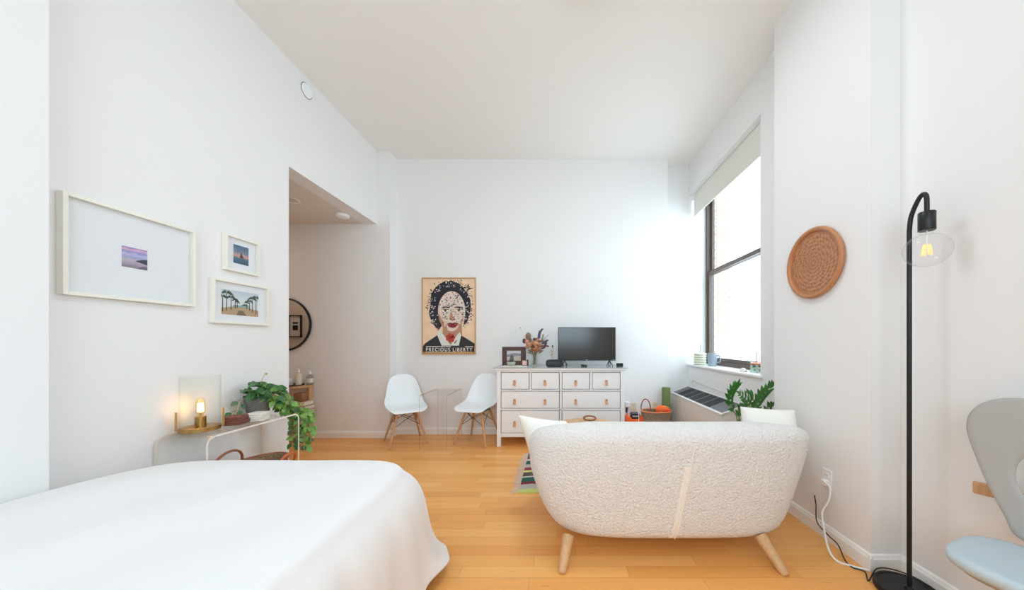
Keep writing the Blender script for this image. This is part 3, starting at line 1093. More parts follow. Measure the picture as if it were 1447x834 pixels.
obj('box', MB().box(c.x - 0.028, c.x + 0.046, 3.965, 4.02, TOPZ + 0.012, TOPZ + 0.085), M_black, tb, bevel=0.002)
obj('pink_face', MB().box(c.x - 0.025, c.x + 0.03, 3.955, 3.9655, TOPZ + 0.02, TOPZ + 0.078), mat('pink_wax', '#e3b8a8', 0.6), tb, bevel=0.002)

# glass vase and dried bouquet
vc = at(755.3, 0, 4.06)
va = thing('vase', (vc.x, 4.06, TOPZ), 'clear glass cylinder vase holding dried flowers on the white dresser', 'vase')
obj('glass_body', MB().lathe([(0.034, 0.0), (0.038, 0.004), (0.040, 0.07), (0.041, 0.145), (0.038, 0.145), (0.037, 0.07), (0.035, 0.014), (0.001, 0.012)], (vc.x, 4.06, TOPZ), 32), glassy('vase_glass', '#fbfdfc', 1.35, 0.02, 0.6), va)
bq = thing('dried_bouquet', (vc.x, 4.06, TOPZ + 0.015), 'dried bouquet of peach roses, blue spikes and brown seed heads in the glass vase', 'flowers')
def vp(px, py, off=0.0):
    p = at(px, py, 4.06)
    return Vector((p.x, 4.06 + off, p.z))
M_peach = mat('dry_peach', '#d09a7a', 0.8, noise=0.25, nscale=40)
M_rust = mat('dry_rust', '#b5734f', 0.85, noise=0.2, nscale=40)
M_taupe = mat('dry_taupe', '#9b8370', 0.9, noise=0.25, nscale=50)
M_blue = mat('dry_blue', '#5c5a78', 0.85, noise=0.25, nscale=60)
M_plum = mat('dry_plum', '#6b4a50', 0.85, noise=0.2, nscale=60)
M_dgreen = mat('dry_green', '#8f9464', 0.9)
M_dstem = mat('dry_stem', '#8a7a58', 0.9)
foot = Vector((vc.x, 4.06, TOPZ + 0.02))
def stem_to(tip, r=0.0018):
    mid = Vector((vc.x + (tip.x - vc.x) * 0.25, 4.06 + (tip.y - 4.06) * 0.25, TOPZ + 0.16))
    a0 = foot + Vector((random.uniform(-0.02, 0.02), random.uniform(-0.02, 0.02), 0))
    return MB().tube(smooth_path([a0, mid, tip], 5), r, 6)
def rose(px, py, r, m, off):
    tip = vp(px, py, off)
    mb = MB()
    for ring, (nn, el, rr) in enumerate(((6, 0.25, 1.0), (5, 0.75, 0.85), (4, 1.15, 0.6))):
        for k in range(nn):
            t = 2 * PI * k / nn + ring * 0.5
            d = Vector((math.cos(t) * math.cos(el), math.sin(t) * math.cos(el), math.sin(el)))
            mb.leaf(tip - Vector((0, 0, r * 0.5)), d, (0, 0, 1), r * 1.5 * rr, r * 1.5, fold=0.35, droop=-0.35)
    mb.ball(tip, r * 0.62, 12, sc=(1, 1, 0.9))
    s = obj('stem', stem_to(tip), M_dstem, bq)
    obj('rose', mb, m, s, solid=0.001)
rose(748.5, 488, 0.042, M_peach, -0.03)
rose(757, 486.5, 0.046, M_peach, -0.05)
rose(757.5, 494.5, 0.052, M_rust, -0.03)
rose(752, 490, 0.038, M_rust, 0.03)
rose(762, 482.5, 0.03, M_rust, 0.02)
rose(745, 491, 0.034, M_peach, -0.01)
rose(762.5, 489, 0.034, M_rust, -0.04)
rose(754, 483.5, 0.034, M_peach, 0.0)
rose(750, 496, 0.034, M_taupe, -0.02)
rose(764, 496.5, 0.03, M_taupe, 0.0)
rose(759, 479, 0.026, M_peach, 0.02)
def seed_head(px, py, rx, rz, m, off):
    tip = vp(px, py, off)
    mb = MB()
    for k in range(40):
        z = -1 + 2 * (k + 0.5) / 40
        t = k * 2.399
        q = math.sqrt(1 - z * z)
        mb.ball(tip + Vector((rx * q * math.cos(t), rx * q * math.sin(t), rz * z)), rx * 0.33, 6)
    mb.ball(tip, rx * 0.95, 10, sc=(1, 1, rz / rx))
    s = obj('stem', stem_to(tip), M_dstem, bq)
    obj('seed_head', mb, m, s)
seed_head(746.5, 475.5, 0.030, 0.042, M_taupe, 0.0)
seed_head(749, 481, 0.020, 0.024, M_taupe, 0.02)
seed_head(767, 482.5, 0.014, 0.018, M_taupe, 0.02)
seed_head(741, 482, 0.018, 0.028, M_plum, -0.02)
seed_head(745, 483, 0.02, 0.022, M_peach, -0.03)
seed_head(755.3, 480, 0.018, 0.018, M_plum, 0.01)
def spike(pts, m, off, r=0.006):
    path = smooth_path([vp(px, py, off) for px, py in pts], 7)
    mb = MB()
    for k, p in enumerate(path):
        for q in range(3):
            t = k * 1.3 + q * 2.1
            mb.ball(p + Vector((math.cos(t) * r, math.sin(t) * r, 0)), r * 0.8, 6)
    s = obj('stem', stem_to(path[0]), M_dstem, bq)
    obj('spike', mb, m, s)
spike([(761.5, 477.5), (762, 473), (763.5, 468)], M_blue, 0.0, 0.011)
spike([(763, 470), (765.3, 466.5), (766.5, 465)], M_plum, 0.0, 0.008)
spike([(767, 486), (770.5, 483), (773.5, 481)], M_blue, -0.01, 0.010)
spike([(764, 490.5), (769, 488.5), (774.5, 489.5)], M_plum, -0.02, 0.010)
spike([(765, 493), (769, 491), (771.5, 484.5)], M_plum, 0.02, 0.009)
spike([(763.5, 484), (766, 479), (767.5, 473)], M_dgreen, 0.02, 0.006)
mb = MB()
for (px, py, off) in ((743, 497, -0.02), (747, 499, -0.03), (764, 499, -0.02), (767, 496, 0.0), (745, 491, 0.02), (770, 477, 0.03), (775.5, 472.5, 0.0), (764, 490, 0.04), (750, 499, 0.0)):
    tip = vp(px, py, off)
    base = Vector((vc.x, 4.06, TOPZ + 0.13))
    mb.tube(smooth_path([base, (base + tip) / 2 + Vector((0, 0, 0.015)), tip], 4), 0.0012, 5)
    for k in range(6):
        t = k * 1.1
        mb.leaf(base + (tip - base) * (0.5 + 0.5 * k / 5), (tip - base).normalized() + Vector((math.cos(t), math.sin(t), 0.3)) * 0.9, (0, 0, 1), 0.03, 0.009)
obj('foliage', mb, M_dgreen, bq)
tip = vp(735.2, 463.5, 0.0)
s = obj('stem', stem_to(tip, 0.0009), M_vine, bq)
mb = MB()
mb.ball(tip, 0.007, 8)
obj('bud', mb, M_taupe, s)

# reed sprig in a small pale holder behind the black speaker
rc = at(780, 0, 4.2)
rd = thing('dried_sprig', (rc.x, 4.2, TOPZ), 'dried beige sprig with a brown tip beside the left edge of the television', 'plant')
obj('holder', MB().lathe([(0.022, 0), (0.024, 0.05), (0.014, 0.08), (0.010, 0.10), (0.008, 0.10)], (rc.x, 4.2, TOPZ), 20), mat('blush_ceramic', '#e2c7ae', 0.6), rd)
mb = MB()
mb.tube([(rc.x, 4.2, TOPZ + 0.09), (rc.x + 0.005, 4.2, TOPZ + 0.18), (rc.x + 0.008, 4.2, TOPZ + 0.25)], 0.002, 6)
for k in range(9):
    mb.leaf((rc.x + 0.004, 4.2, TOPZ + 0.10 + 0.012 * k), (math.cos(k * 2.2), math.sin(k * 2.2) * 0.4, 1.0), (0, 1, 0), 0.05, 0.008)
obj('sprig', mb, mat('dry_beige', '#d2b592', 0.9), rd, solid=0.0008)
obj('seed_tip', MB().ball((rc.x + 0.008, 4.2, TOPZ + 0.25), 0.012, 10, sc=(0.8, 0.8, 1.4)), M_dkwood, rd)

# black speaker, tv box and little cubes
p0, p1 = at(771.5, 507, 3.98), at(795.5, 516.5, 3.98)
mb = MB()
n = 14
pts = []
zc, hz, hw = (TOPZ + TOPZ + 0.088) / 2, 0.044, (p1.x - p0.x) / 2
xc = (p0.x + p1.x) / 2
for i in range(40):
    t = 2 * PI * i / 40
    k = (abs(math.cos(t)) ** 5 + abs(math.sin(t)) ** 5) ** (-0.2)
    pts.append((xc + hw * math.cos(t) * k, zc + hz * math.sin(t) * k))
sp = thing('speaker', (xc, 3.98, TOPZ), 'rounded charcoal speaker box lying left of the television on the dresser', 'speaker')
obj('housing', MB().prism(pts, 'y', 3.93, 4.03), mat('charcoal_fabric', '#2a2e35', 0.8, bump=0.2, bscale=400), sp, bevel=0.006)
mb = MB()
mb.box(xc - 0.09, xc + 0.07, 3.9285, 3.9305, TOPZ + 0.030, TOPZ + 0.068)
obj('front_grille', mb, mat('slate_grille', '#3a414a', 0.7), sp, smooth=0)
c = at(825, 515, 4.0)
mb = MB()
mb.prism([(c.x - 0.030, TOPZ), (c.x + 0.036, TOPZ), (c.x + 0.044, TOPZ + 0.022), (c.x - 0.04, TOPZ + 0.030)], 'y', 3.97, 4.03)
one('remote_dock', mb, M_black, 'small black wedge-shaped device under the middle of the television', 'remote', bevel=0.004)
for k, px in enumerate((873.2, 878)):
    c = at(px, 514, 4.02)
    o = one('cube_speaker', MB().box(c.x - 0.019, c.x + 0.019, 4.0, 4.04, TOPZ, TOPZ + 0.042), M_black,
            ('small black cube right of the television, the one nearer the screen', 'small black cube at the right end of the dresser top, outer of the two')[k], 'speaker', 'black cubes on the dresser', bevel=0.004)

# ------------------------------------------------------------------ poster
po = thing('poster', (at(635, 0, BY).x, BY - 0.02, at(0, 500, BY).z), 'large framed collage portrait poster lettered PRECIOUS LIBERTY on the back wall', 'poster')
px0, px1, pz0, pz1 = at(597, 0, BY).x, at(672.7, 0, BY).x, at(0, 500.5, BY).z, at(0, 393, BY).z
t = 0.012
mb = MB()
yb, yf = BY - 0.001, BY - 0.028
mb.box(px0, px0 + t, yf, yb, pz0, pz1).box(px1 - t, px1, yf, yb, pz0, pz1).box(px0 + t, px1 - t, yf, yb, pz0, pz0 + t).box(px0 + t, px1 - t, yf, yb, pz1 - t, pz1)
obj('poster_frame', mb, M_poster_fr, po, bevel=0.002)
pmats = [M_poster_bg, pm('ink_dark', '#33343c'), pm('paper_white', '#e9e4dc'), pm('skin_light', '#e0cdbf'), pm('ink_skin_shadow', '#b98d76'), pm('lip_red', '#8c3b42'), pm('rose_red', '#b5473d'), pm('suit_grey', '#3d3d40'), pm('collar_white', '#dcdfd9'), pm('ink_blue', '#4a5263'), pm('kraft_brown', '#a9794f'), pm('ink_black', '#1d1c20'), pm('leaf_olive', '#767a3c')]
mb = MB()
layer = [0]
def PU(zx, zy):
    u, v = (zx - 45) / 527.0, (zy - 60) / 740.0
    return px0 + u * (px1 - px0), pz1 - v * (pz1 - pz0)
def poly(pts, mi, ly):
    y = BY - 0.014 - 0.0004 * ly
    vs = []
    for zx, zy in pts:
        x, z = PU(zx, zy)
        vs.append((x, y, z))
    mb.add(vs, [tuple(range(len(vs)))], mi)
def blob(cx, cy, rx, ry, mi, ly, n=22, jag=0.0, rot=0):
    pts = []
    for i in range(n):
        t = 2 * PI * i / n
        j = 1 + random.uniform(-jag, jag)
        x, y = rx * math.cos(t) * j, ry * math.sin(t) * j
        pts.append((cx + x * math.cos(rot) - y * math.sin(rot), cy + x * math.sin(rot) + y * math.cos(rot)))
    poly(pts, mi, ly)
mb.box(px0 + t, px1 - t, BY - 0.013, BY - 0.004, pz0 + t, pz1 - t, 0)
rs = random.Random(11)
# hair mass
hair = [(330, 86), (272, 92), (212, 120), (165, 168), (135, 215), (128, 290), (122, 350), (112, 400), (125, 450), (150, 500), (180, 545), (215, 560), (240, 520), (250, 400), (470, 400), (452, 530), (490, 480), (512, 420), (524, 340), (516, 268), (490, 205), (446, 150), (396, 104)]
poly(hair, 1, 1)
for k in range(430):            # loose cuttings around the hair
    a = rs.uniform(0, 2 * PI)
    rr = rs.uniform(0.66, 1.16) ** 0.8
    x, y = 325 + 212 * rr * math.cos(a), 325 + 250 * rr * math.sin(a)
    if y > 600 or (x > 215 and x < 448 and y > 235) or not (62 < x < 556 and y > 74):
        continue
    outer = rr > 0.93
    blob(x, y, rs.uniform(3, 13), rs.uniform(2, 7), rs.choice([2, 2, 1, 9, 1, 4, 0]) if outer else rs.choice([2, 2, 9, 9, 1, 1, 1, 4, 8]), 2 + k % 3, 5, 0.35, a + rs.uniform(-0.6, 0.6))
for k in range(60):             # stray strands
    a = rs.uniform(-0.9, PI + 0.9)
    q = rs.uniform(0.92, 1.02)
    x, y = 325 + 212 * q * math.cos(a), 325 - 248 * q * math.sin(a)
    L_ = rs.uniform(10, 34)
    tw = a + rs.uniform(-0.7, 0.7)
    ex_, ey_ = x + L_ * math.cos(tw), y - L_ * math.sin(tw)
    if 62 < ex_ < 556 and ey_ > 74:
        poly([(x, y), (x + 5 * math.sin(tw), y + 5 * math.cos(tw)), (ex_, ey_)], rs.choice([1, 1, 9, 12]), 5)
poly([(470, 190), (500, 160), (555, 155), (500, 178)], 1, 4)
poly([(480, 160), (500, 125), (505, 160)], 12, 4)
# neck, collar, jacket
poly([(255, 520), (435, 520), (440, 640), (330, 710), (240, 640)], 4, 5)
poly([(60, 722), (70, 700), (200, 612), (245, 722)], 7, 6)
poly([(420, 612), (565, 700), (568, 722), (405, 722)], 7, 6)
poly([(215, 555), (192, 612), (240, 722), (330, 722), (290, 660)], 8, 7)
poly([(415, 585), (430, 618), (405, 722), (325, 722), (355, 660)], 8, 7)
# face
face = []
for i in range(40):
    a = 2 * PI * i / 40
    x, y = 336 + 134 * math.cos(a), 385 + 195 * math.sin(a)
    if math.sin(a) > 0:
        x = 336 + (134 - 34 * math.sin(a) ** 2) * math.cos(a)
    face.append((x, y))
poly(face, 3, 8)
poly([(205, 400), (215, 470), (250, 545), (300, 580), (285, 520), (240, 460)], 4, 9)
poly([(455, 440), (430, 520), (385, 575), (410, 500)], 4, 9)
for k in range(360):            # torn paper mosaic on the skin
    a, rr = rs.uniform(0, 2 * PI), math.sqrt(rs.uniform(0, 1))
    x, y = 336 + 122 * rr * math.cos(a), 375 + 175 * rr * math.sin(a)
    if 490 < y < 540 and 285 < x < 410:
        continue
    big = rs.uniform(4, 10)
    blob(x, y, big, big * rs.uniform(0.5, 1.0), rs.choice([2, 2, 2, 2, 2, 8, 3, 1, 4, 9]) if big > 5.0 else rs.choice([1, 1, 9, 4, 11]), 10 + k % 3, 5, 0.3, rs.uniform(0, PI))
for ex in (275, 408):           # brows and eyes
    sg = -1 if ex < 336 else 1
    poly([(ex + 48 * sg, 358), (ex + 22 * sg, 340), (ex - 12 * sg, 338), (ex - 44 * sg, 346), (ex - 42 * sg, 355), (ex - 10 * sg, 349), (ex + 20 * sg, 350)], 1, 14)
    blob(ex, 378, 36, 15, 2, 14, 16)
    poly([(ex - 38, 376), (ex - 15, 362), (ex + 15, 362), (ex + 38, 376), (ex + 15, 368), (ex - 15, 368)], 11, 15)
    blob(ex, 377, 14, 13, 10, 16, 14)
    blob(ex, 377, 7, 7, 11, 17, 10)
poly([(325, 400), (340, 395), (350, 440), (375, 465), (345, 476), (312, 462)], 4, 14)
blob(328, 466, 8, 5, 11, 15, 8)
blob(362, 466, 8, 5, 11, 15, 8)
poly([(288, 508), (320, 494), (343, 500), (368, 492), (408, 505), (375, 512), (343, 513), (315, 514)], 5, 15)
poly([(290, 510), (315, 515), (343, 515), (375, 514), (405, 507), (375, 540), (345, 546), (312, 538)], 5, 16)
poly([(300, 511), (343, 516), (398, 508), (343, 511)], 11, 17)
# flower at the throat
for k in range(7):
    a = 2 * PI * k / 7
    blob(325 + 26 * math.cos(a), 642 + 24 * math.sin(a), 22, 17, 6, 18 + k % 2, 12, 0.08, a)
blob(325, 642, 14, 12, 5, 20, 10)
poly([(360, 690), (395, 655), (372, 700)], 12, 18)
# banner
poly([(57, 718), (560, 718), (560, 788), (57, 788)], 7, 21)
poly([(57, 776), (560, 776), (560, 790), (57, 790)], 10, 22)
poly([(85, 780), (540, 780), (540, 784), (85, 784)], 0, 23)
x = 88
while x < 330:
    w = rs.uniform(6, 16)
    poly([(x, 723), (x + w, 723), (x + w, 731), (x, 731)], 2, 23)
    x += w + 4
x = 470
while x < 540:
    w = rs.uniform(6, 12)
    poly([(x, 723), (x + w, 723), (x + w, 731), (x, 731)], 2, 23)
    x += w + 4
obj('portrait_print', mb, pmats, po, smooth=0)
# lettering
def text_mesh(txt, width, height, bold=0.0):
    cu = bpy.data.curves.new('lettering', 'FONT')
    cu.body = txt
    cu.align_x = 'CENTER'
    cu.align_y = 'CENTER'
    cu.offset = bold
    cu.space_character = 1.3
    tmp = bpy.data.objects.new('lettering', cu)
    col.objects.link(tmp)
    dg = bpy.context.evaluated_depsgraph_get()
    me = bpy.data.meshes.new_from_object(tmp.evaluated_get(dg))
    bpy.data.objects.remove(tmp)
    bpy.data.curves.remove(cu)
    xs = [v.co.x for v in me.vertices]; ys = [v.co.y for v in me.vertices]
    w, h = max(xs) - min(xs), max(ys) - min(ys)
    cx_, cy_ = (max(xs) + min(xs)) / 2, (max(ys) + min(ys)) / 2
    q = MB()
    q.v = [Vector(((v.co.x - cx_) * width / w, 0, (v.co.y - cy_) * height / h)) for v in me.vertices]
    q.f = [list(p.vertices) for p in me.polygons]
    q.m = [0] * len(q.f)
    bpy.data.meshes.remove(me)
    return q
M_letter = pm('letter_white', '#f0ece4')
for word, c0, c1 in (('PRECIOUS', 88, 322), ('LIBERTY', 350, 540)):
    q = text_mesh(word, (px1 - px0) * (c1 - c0) / 527.0, (pz1 - pz0) * 33 / 740.0, 0.006)
    tx, tz = PU((c0 + c1) / 2, 756)
    q.v = [p + Vector((tx, BY - 0.0258, tz)) for p in q.v]
    obj('lettering', q, M_letter, po, smooth=0)

# ------------------------------------------------------------------ shell chairs
def make_chair(label):
    t = thing('shell_chair', (0, 0, 0), label, 'chair', 'white shell chairs')
    # profile: (forward, height, half width, edge lift up, edge pull forward)
    P = [(0.232, 0.412, 0.150, 0.000, 0), (0.226, 0.428, 0.185, 0.004, 0), (0.205, 0.440, 0.208, 0.012, 0), (0.16, 0.442, 0.222, 0.022, 0), (0.08, 0.432, 0.230, 0.038, 0), (0.0, 0.424, 0.232, 0.052, 0.0), (-0.08, 0.424, 0.230, 0.066, 0.005),
         (-0.14, 0.438, 0.226, 0.078, 0.02), (-0.18, 0.468, 0.221, 0.074, 0.045), (-0.204, 0.51, 0.214, 0.05, 0.068), (-0.22, 0.56, 0.207, 0.03, 0.078), (-0.234, 0.62, 0.198, 0.014, 0.072), (-0.248, 0.68, 0.187, 0.004, 0.06), (-0.262, 0.74, 0.172, -0.003, 0.046),
         (-0.273, 0.785, 0.155, -0.010, 0.034), (-0.279, 0.810, 0.138, -0.014, 0.026), (-0.283, 0.825, 0.112, -0.012, 0.018), (-0.285, 0.832, 0.075, -0.006, 0.01)]
    rows = []
    for (fx, z, w, lift, pull) in P:
        row = []
        for j in range(17):
            v = -1 + 2 * j / 16
            k = abs(v) ** 2.4
            row.append(Vector((fx + pull * k, w * v, z + lift * k)))
        rows.append(row)
    obj('shell', MB().grid(rows), M_whiteplastic, t, local=True, smooth=180, solid=0.007, sub=1)
    tops, feet = [], []
    for sx in (1, -1):
        for sy in (1, -1):
            a = Vector((0.105 * sx - 0.01, 0.105 * sy, 0.405))
            b = Vector((0.205 * sx - 0.005 if sx > 0 else -0.225, 0.215 * sy, 0.0))
            tops.append(a); feet.append(b)
            d = b - a
            mb = MB().tube([a, a + d * 0.35, a + d * 0.97, b], [0.0125, 0.0155, 0.0105, 0.008], 14)
            obj('leg', mb, M_beech, t, local=True)
    mb = MB()
    L = [lambda k, s=tops[i], e=feet[i]: s + (e - s) * k for i in range(4)]   # order: front-left, front-right, rear-left, rear-right
    for i, j in ((0, 1), (2, 3), (0, 2), (1, 3)):
        mb.cone(L[i](0.02), L[j](0.42), 0.0032, 0.0032, 8)
        mb.cone(L[j](0.02), L[i](0.42), 0.0032, 0.0032, 8)
    for i in range(4):
        mb.ball(L[i](0.42), 0.011, 8)
    mb.box(-0.125, 0.105, -0.12, 0.12, 0.402, 0.408)
    obj('wire_brace', mb, M_blackmetal, t, local=True)
    for i in range(4):
        pass
    return t
ch1 = make_chair('white shell chair with wooden legs below the poster, left of the clear table')
ch1.location = (-1.885, 4.0, 0)
ch1.rotation_euler.z = R(-55)
ch2 = copy_tree(ch1)
ch2['label'] = 'white shell chair with wooden legs tucked against the left side of the dresser'
ch2.location = (-1.01, 4.055, 0)
ch2.rotation_euler.z = R(-104)

# ------------------------------------------------------------------ clear side table
def waterfall(t, x0, x1, y0, y1, z, th, r, along):
    """one bent sheet: two side panels and a top, bends of radius r; along = axis of the span"""
    def prof(off):
        out = []
        a0, a1 = (x0, x1) if along == 'x' else (y0, y1)
        out.append((a0 + off, 0.0))
        for k in range(9):
            q = PI - (PI / 2) * k / 8
            out.append((a0 + r + (r - off) * math.cos(q), z - r + (r - off) * math.sin(q)))
        for k in range(9):
            q = PI / 2 - (PI / 2) * k / 8
            out.append((a1 - r + (r - off) * math.cos(q), z - r + (r - off) * math.sin(q)))
        out.append((a1 - off, 0.0))
        return out
    po_, pi_ = prof(0), prof(th)
    sheet, edges = MB(), []
    b0, b1 = (y0, y1) if along == 'x' else (x0, x1)
    def mk(a, b, zz): return Vector((a, b, zz)) if along == 'x' else Vector((b, a, zz))
    for pr in (po_, pi_):
        sheet.grid([[mk(a, b0, zz), mk(a, b1, zz)] for a, zz in pr])
    for b in (b0, b1):
        edge = MB()
        edges.append(edge)
        edge.grid([[mk(a, b, zz), mk(c, b, z2)] for (a, zz), (c, z2) in zip(po_, pi_)])
    return sheet, edges
st = thing('acrylic_side_table', (-1.44, 4.04, 0), 'clear acrylic waterfall side table standing between the two white shell chairs', 'table')
sh, eds = waterfall(st, -1.615, -1.29, 3.75, 4.33, 0.632, 0.009, 0.03, 'y')
obj('bent_sheet', sh, M_acrylic, st, smooth=60)
for ed in eds:
    obj('polished_edge', ed, glassy('acrylic_edge_clear', '#d9cdc2', 1.5, 0.05, 0.6), st, smooth=60)

# ------------------------------------------------------------------ console on the left
cs = thing('acrylic_console', (-2.2, 2.22, 0), 'clear acrylic waterfall console along the left wall carrying the brass lamp', 'table')
sh, eds = waterfall(cs, -2.358, -2.058, 1.884, 2.565, 0.692, 0.012, 0.05, 'y')
obj('bent_sheet', sh, glassy('console_acrylic', '#fdfdfc', 1.3, 0.03, 0.4), cs, smooth=60)
for ed in eds:
    obj('polished_edge', ed, M_acrylic_edge, cs, smooth=60)
CZ = 0.692

# brass lamp with a glass cylinder
lx, ly = -2.268, 2.045
la = thing('table_lamp', (lx, ly, CZ), 'brass table lamp with lit bulb inside a clear glass cylinder on the console', 'lamp')
obj('base', MB().lathe([(0.088, 0), (0.092, 0.002), (0.092, 0.024), (0.089, 0.026), (0.06, 0.026)], (lx, ly, CZ + 0.0005), 48), M_brass, la)
obj('socket', MB().lathe([(0.024, 0.026), (0.026, 0.03), (0.026, 0.088), (0.023, 0.09)], (lx, ly, CZ), 28), M_brass, la)
for k in range(4):
    tt = R(48 + 90 * k)
    x, y = lx + 0.0985 * math.cos(tt), ly + 0.0985 * math.sin(tt)
    mb = MB()
    mb.box(-0.0035, 0.0075, -0.006, 0.006, CZ + 0.012, CZ + 0.128)
    mb.box(-0.008, 0.0, -0.007, 0.007, CZ + 0.012, CZ + 0.022)
    mb.v = [Vector((x + p.x * math.cos(tt) - p.y * math.sin(tt), y + p.x * math.sin(tt) + p.y * math.cos(tt), p.z)) for p in mb.v]
    obj('prong', mb, M_brass, la, bevel=0.001)
mb = MB().lathe([(0.0925, 0.027), (0.0925, 0.345), (0.0885, 0.345), (0.0885, 0.027)], (lx, ly, CZ), 64, ring=True)
sg = obj('glass_shade', mb, glassy('lamp_glass', '#fdfefd', 1.25, 0.02, 0.45), la)
bu = obj('bulb', MB().lathe([(0.013, 0.088), (0.014, 0.10), (0.021, 0.115), (0.0225, 0.175), (0.018, 0.195), (0.006, 0.207), (0.0005, 0.209)], (lx, ly, CZ), 24), glassy('bulb_glass', '#fff3e0', 1.3, 0.02, 0.6), la)
mb = MB()
for k in range(4):
    tt = PI / 2 * k + 0.4
    mb.tube([(lx + 0.012 * math.cos(tt), ly + 0.012 * math.sin(tt), CZ + 0.118), (lx + 0.010 * math.cos(tt), ly + 0.010 * math.sin(tt), CZ + 0.172)], 0.003, 8)
obj('filament', mb, M_bulb, bu)

# coasters
def coaster(x, y, z, m, rz, label, grp):
    mb = MB().box(-0.048, 0.048, -0.048, 0.048, 0, 0.0135)
    o = obj('coaster', mb, m, None, bevel=0.003)
    o.location = (x, y, z)
    o.rotation_euler.z = rz
    return setp(o, label, 'coaster', grp)
words = ('bottom of the stack', 'second from the bottom', 'third from the bottom', 'topmost of the stack')
for k in range(4):
    coaster(-2.195 + random.uniform(-.008, .008), 2.195 + random.uniform(-.008, .008), CZ + 0.0005 + 0.0145 * k, M_rosebrown, 0.25 + random.uniform(-0.1, 0.1), 'square brown coaster beside the brass lamp, ' + words[k], 'brown coasters')
for k in range(4):
    coaster(-2.145 + random.uniform(-.007, .007), 2.305 + random.uniform(-.007, .007), CZ + 0.0005 + 0.0145 * k, M_cream, 0.15 + random.uniform(-0.08, 0.08), 'square white coaster in front of the grey plant pot, ' + words[k], 'white coasters')

# ------------------------------------------------------------------ pothos
pt = thing('pothos_plant', (-2.25, 2.445, CZ), 'trailing green pothos in a grey pot spilling off the end of the clear console', 'plant')
pc = Vector((-2.27, 2.44, CZ + 0.0005))
obj('pot', MB().lathe([(0.055, 0), (0.06, 0.004), (0.075, 0.09), (0.084, 0.155), (0.079, 0.155), (0.07, 0.13)], pc, 40), M_potgrey, pt)
obj('soil', MB().lathe([(0.069, 0.128), (0.070, 0.132), (0.001, 0.136)], pc, 32), M_soil, pt)
rp = random.Random(5)
def vine(path, nleaf, size, m, start=0.15, spread=1.0):
    path = smooth_path(path, 8)
    s = obj('vine', MB().tube(path, 0.0022, 6), M_vine, pt)
    mb = MB()
    for k in range(nleaf):
        t = start + (1 - start) * (k + rp.uniform(0, 0.8)) / nleaf
        i = min(len(path) - 2, int(t * (len(path) - 1)))
        p = path[i]
        d = (path[i + 1] - p).normalized()
        side = Vector((rp.uniform(-1, 1), rp.uniform(-1, 1), rp.uniform(-0.2, 0.9)))
        o = (side * spread + d * 0.5).normalized()
        q = p + o * rp.uniform(0.015, 0.045)
        q.x = max(q.x, LX + 0.02)
        mb.tube([p, (p + q) / 2 + Vector((0, 0, 0.006)), q], 0.0013, 5)
        ld = (o + Vector((0.15, -0.25, -0.55))).normalized()
        L = size * rp.uniform(0.7, 1.15)
        if q.x + ld.x * L < LX + 0.015:
            ld.x = abs(ld.x)
        up = Vector((0.5, -0.6, 0.6)) + Vector((rp.uniform(-.4, .4), rp.uniform(-.4, .4), rp.uniform(-.3, .3)))
        mb.leaf(q, ld, up, L, L * 0.78, fold=0.10, droop=0.18)
    obj('leaves', mb, m, s, smooth=180)
rim_ = pc + Vector((0, 0, 0.14))
# crown over the pot
for k in range(12):
    a = rp.uniform(0, 2 * PI)
    rr = rp.uniform(0.05, 0.13)
    tip = rim_ + Vector((rr * math.cos(a) + 0.05, rr * math.sin(a), rp.uniform(0.0, 0.06)))
    tip.x = max(tip.x, LX + 0.06)
    vine([rim_ - Vector((0, 0, 0.01)), rim_ + Vector((0.02 * math.cos(a), 0.02 * math.sin(a), 0.045)), tip], 4, 0.066, M_leafd, 0.45)
# runners over the rim towards the end of the table and down
ends = [(-2.10, 2.61, 0.45), (-2.06, 2.62, 0.39), (-2.12, 2.61, 0.41), (-2.08, 2.64, 0.35), (-2.04, 2.63, 0.48), (-2.14, 2.62, 0.38), (-2.03, 2.65, 0.43), (-2.16, 2.62, 0.48), (-2.10, 2.66, 0.42), (-2.06, 2.66, 0.46)]
for k, e in enumerate(ends):
    e = Vector(e)
    mid1 = rim_ + Vector((0.09 + 0.008 * k, -0.02 + 0.03 * (k % 3), 0.03 - 0.008 * (k % 4)))
    mid2 = Vector((e.x * 0.4 + -2.17 * 0.6, e.y - 0.06, 0.725 - 0.004 * k))
    mid3 = Vector((e.x * 0.75 - 2.12 * 0.25, e.y, 0.645))
    vine([rim_ - Vector((0, 0, 0.01)), mid1, mid2, mid3, e], 20, 0.052, (M_leaf, M_leaf, M_leafd)[k % 3], 0.3)
for k in range(6):
    e = Vector((-2.17 + 0.012 * k, 2.50 + 0.02 * (k % 3), 0.79 - 0.012 * k))
    vine([rim_, rim_ + Vector((0.06, 0.02, 0.05)), e], 6, 0.066, M_leafd if k % 2 else M_leaf, 0.3)
# a thin runner down the lamp side and one leaf held up
vine([rim_ + Vector((-0.02, -0.06, 0.0)), rim_ + Vector((-0.02, -0.11, 0.0)), rim_ + Vector((-0.01, -0.15, -0.07)), rim_ + Vector((-0.0, -0.17, -0.115))], 6, 0.042, M_leafd, 0.3, 0.6)
vine([rim_ + Vector((0.0, -0.04, 0.0)), rim_ + Vector((0.0, -0.07, 0.05)), rim_ + Vector((-0.005, -0.08, 0.085))], 2, 0.075, M_leafd, 0.8, 0.5)
vine([rim_, rim_ + Vector((0.02, 0.0, 0.10)), rim_ + Vector((0.03, 0.01, 0.155))], 1, 0.03, M_leaf, 0.9, 0.4)

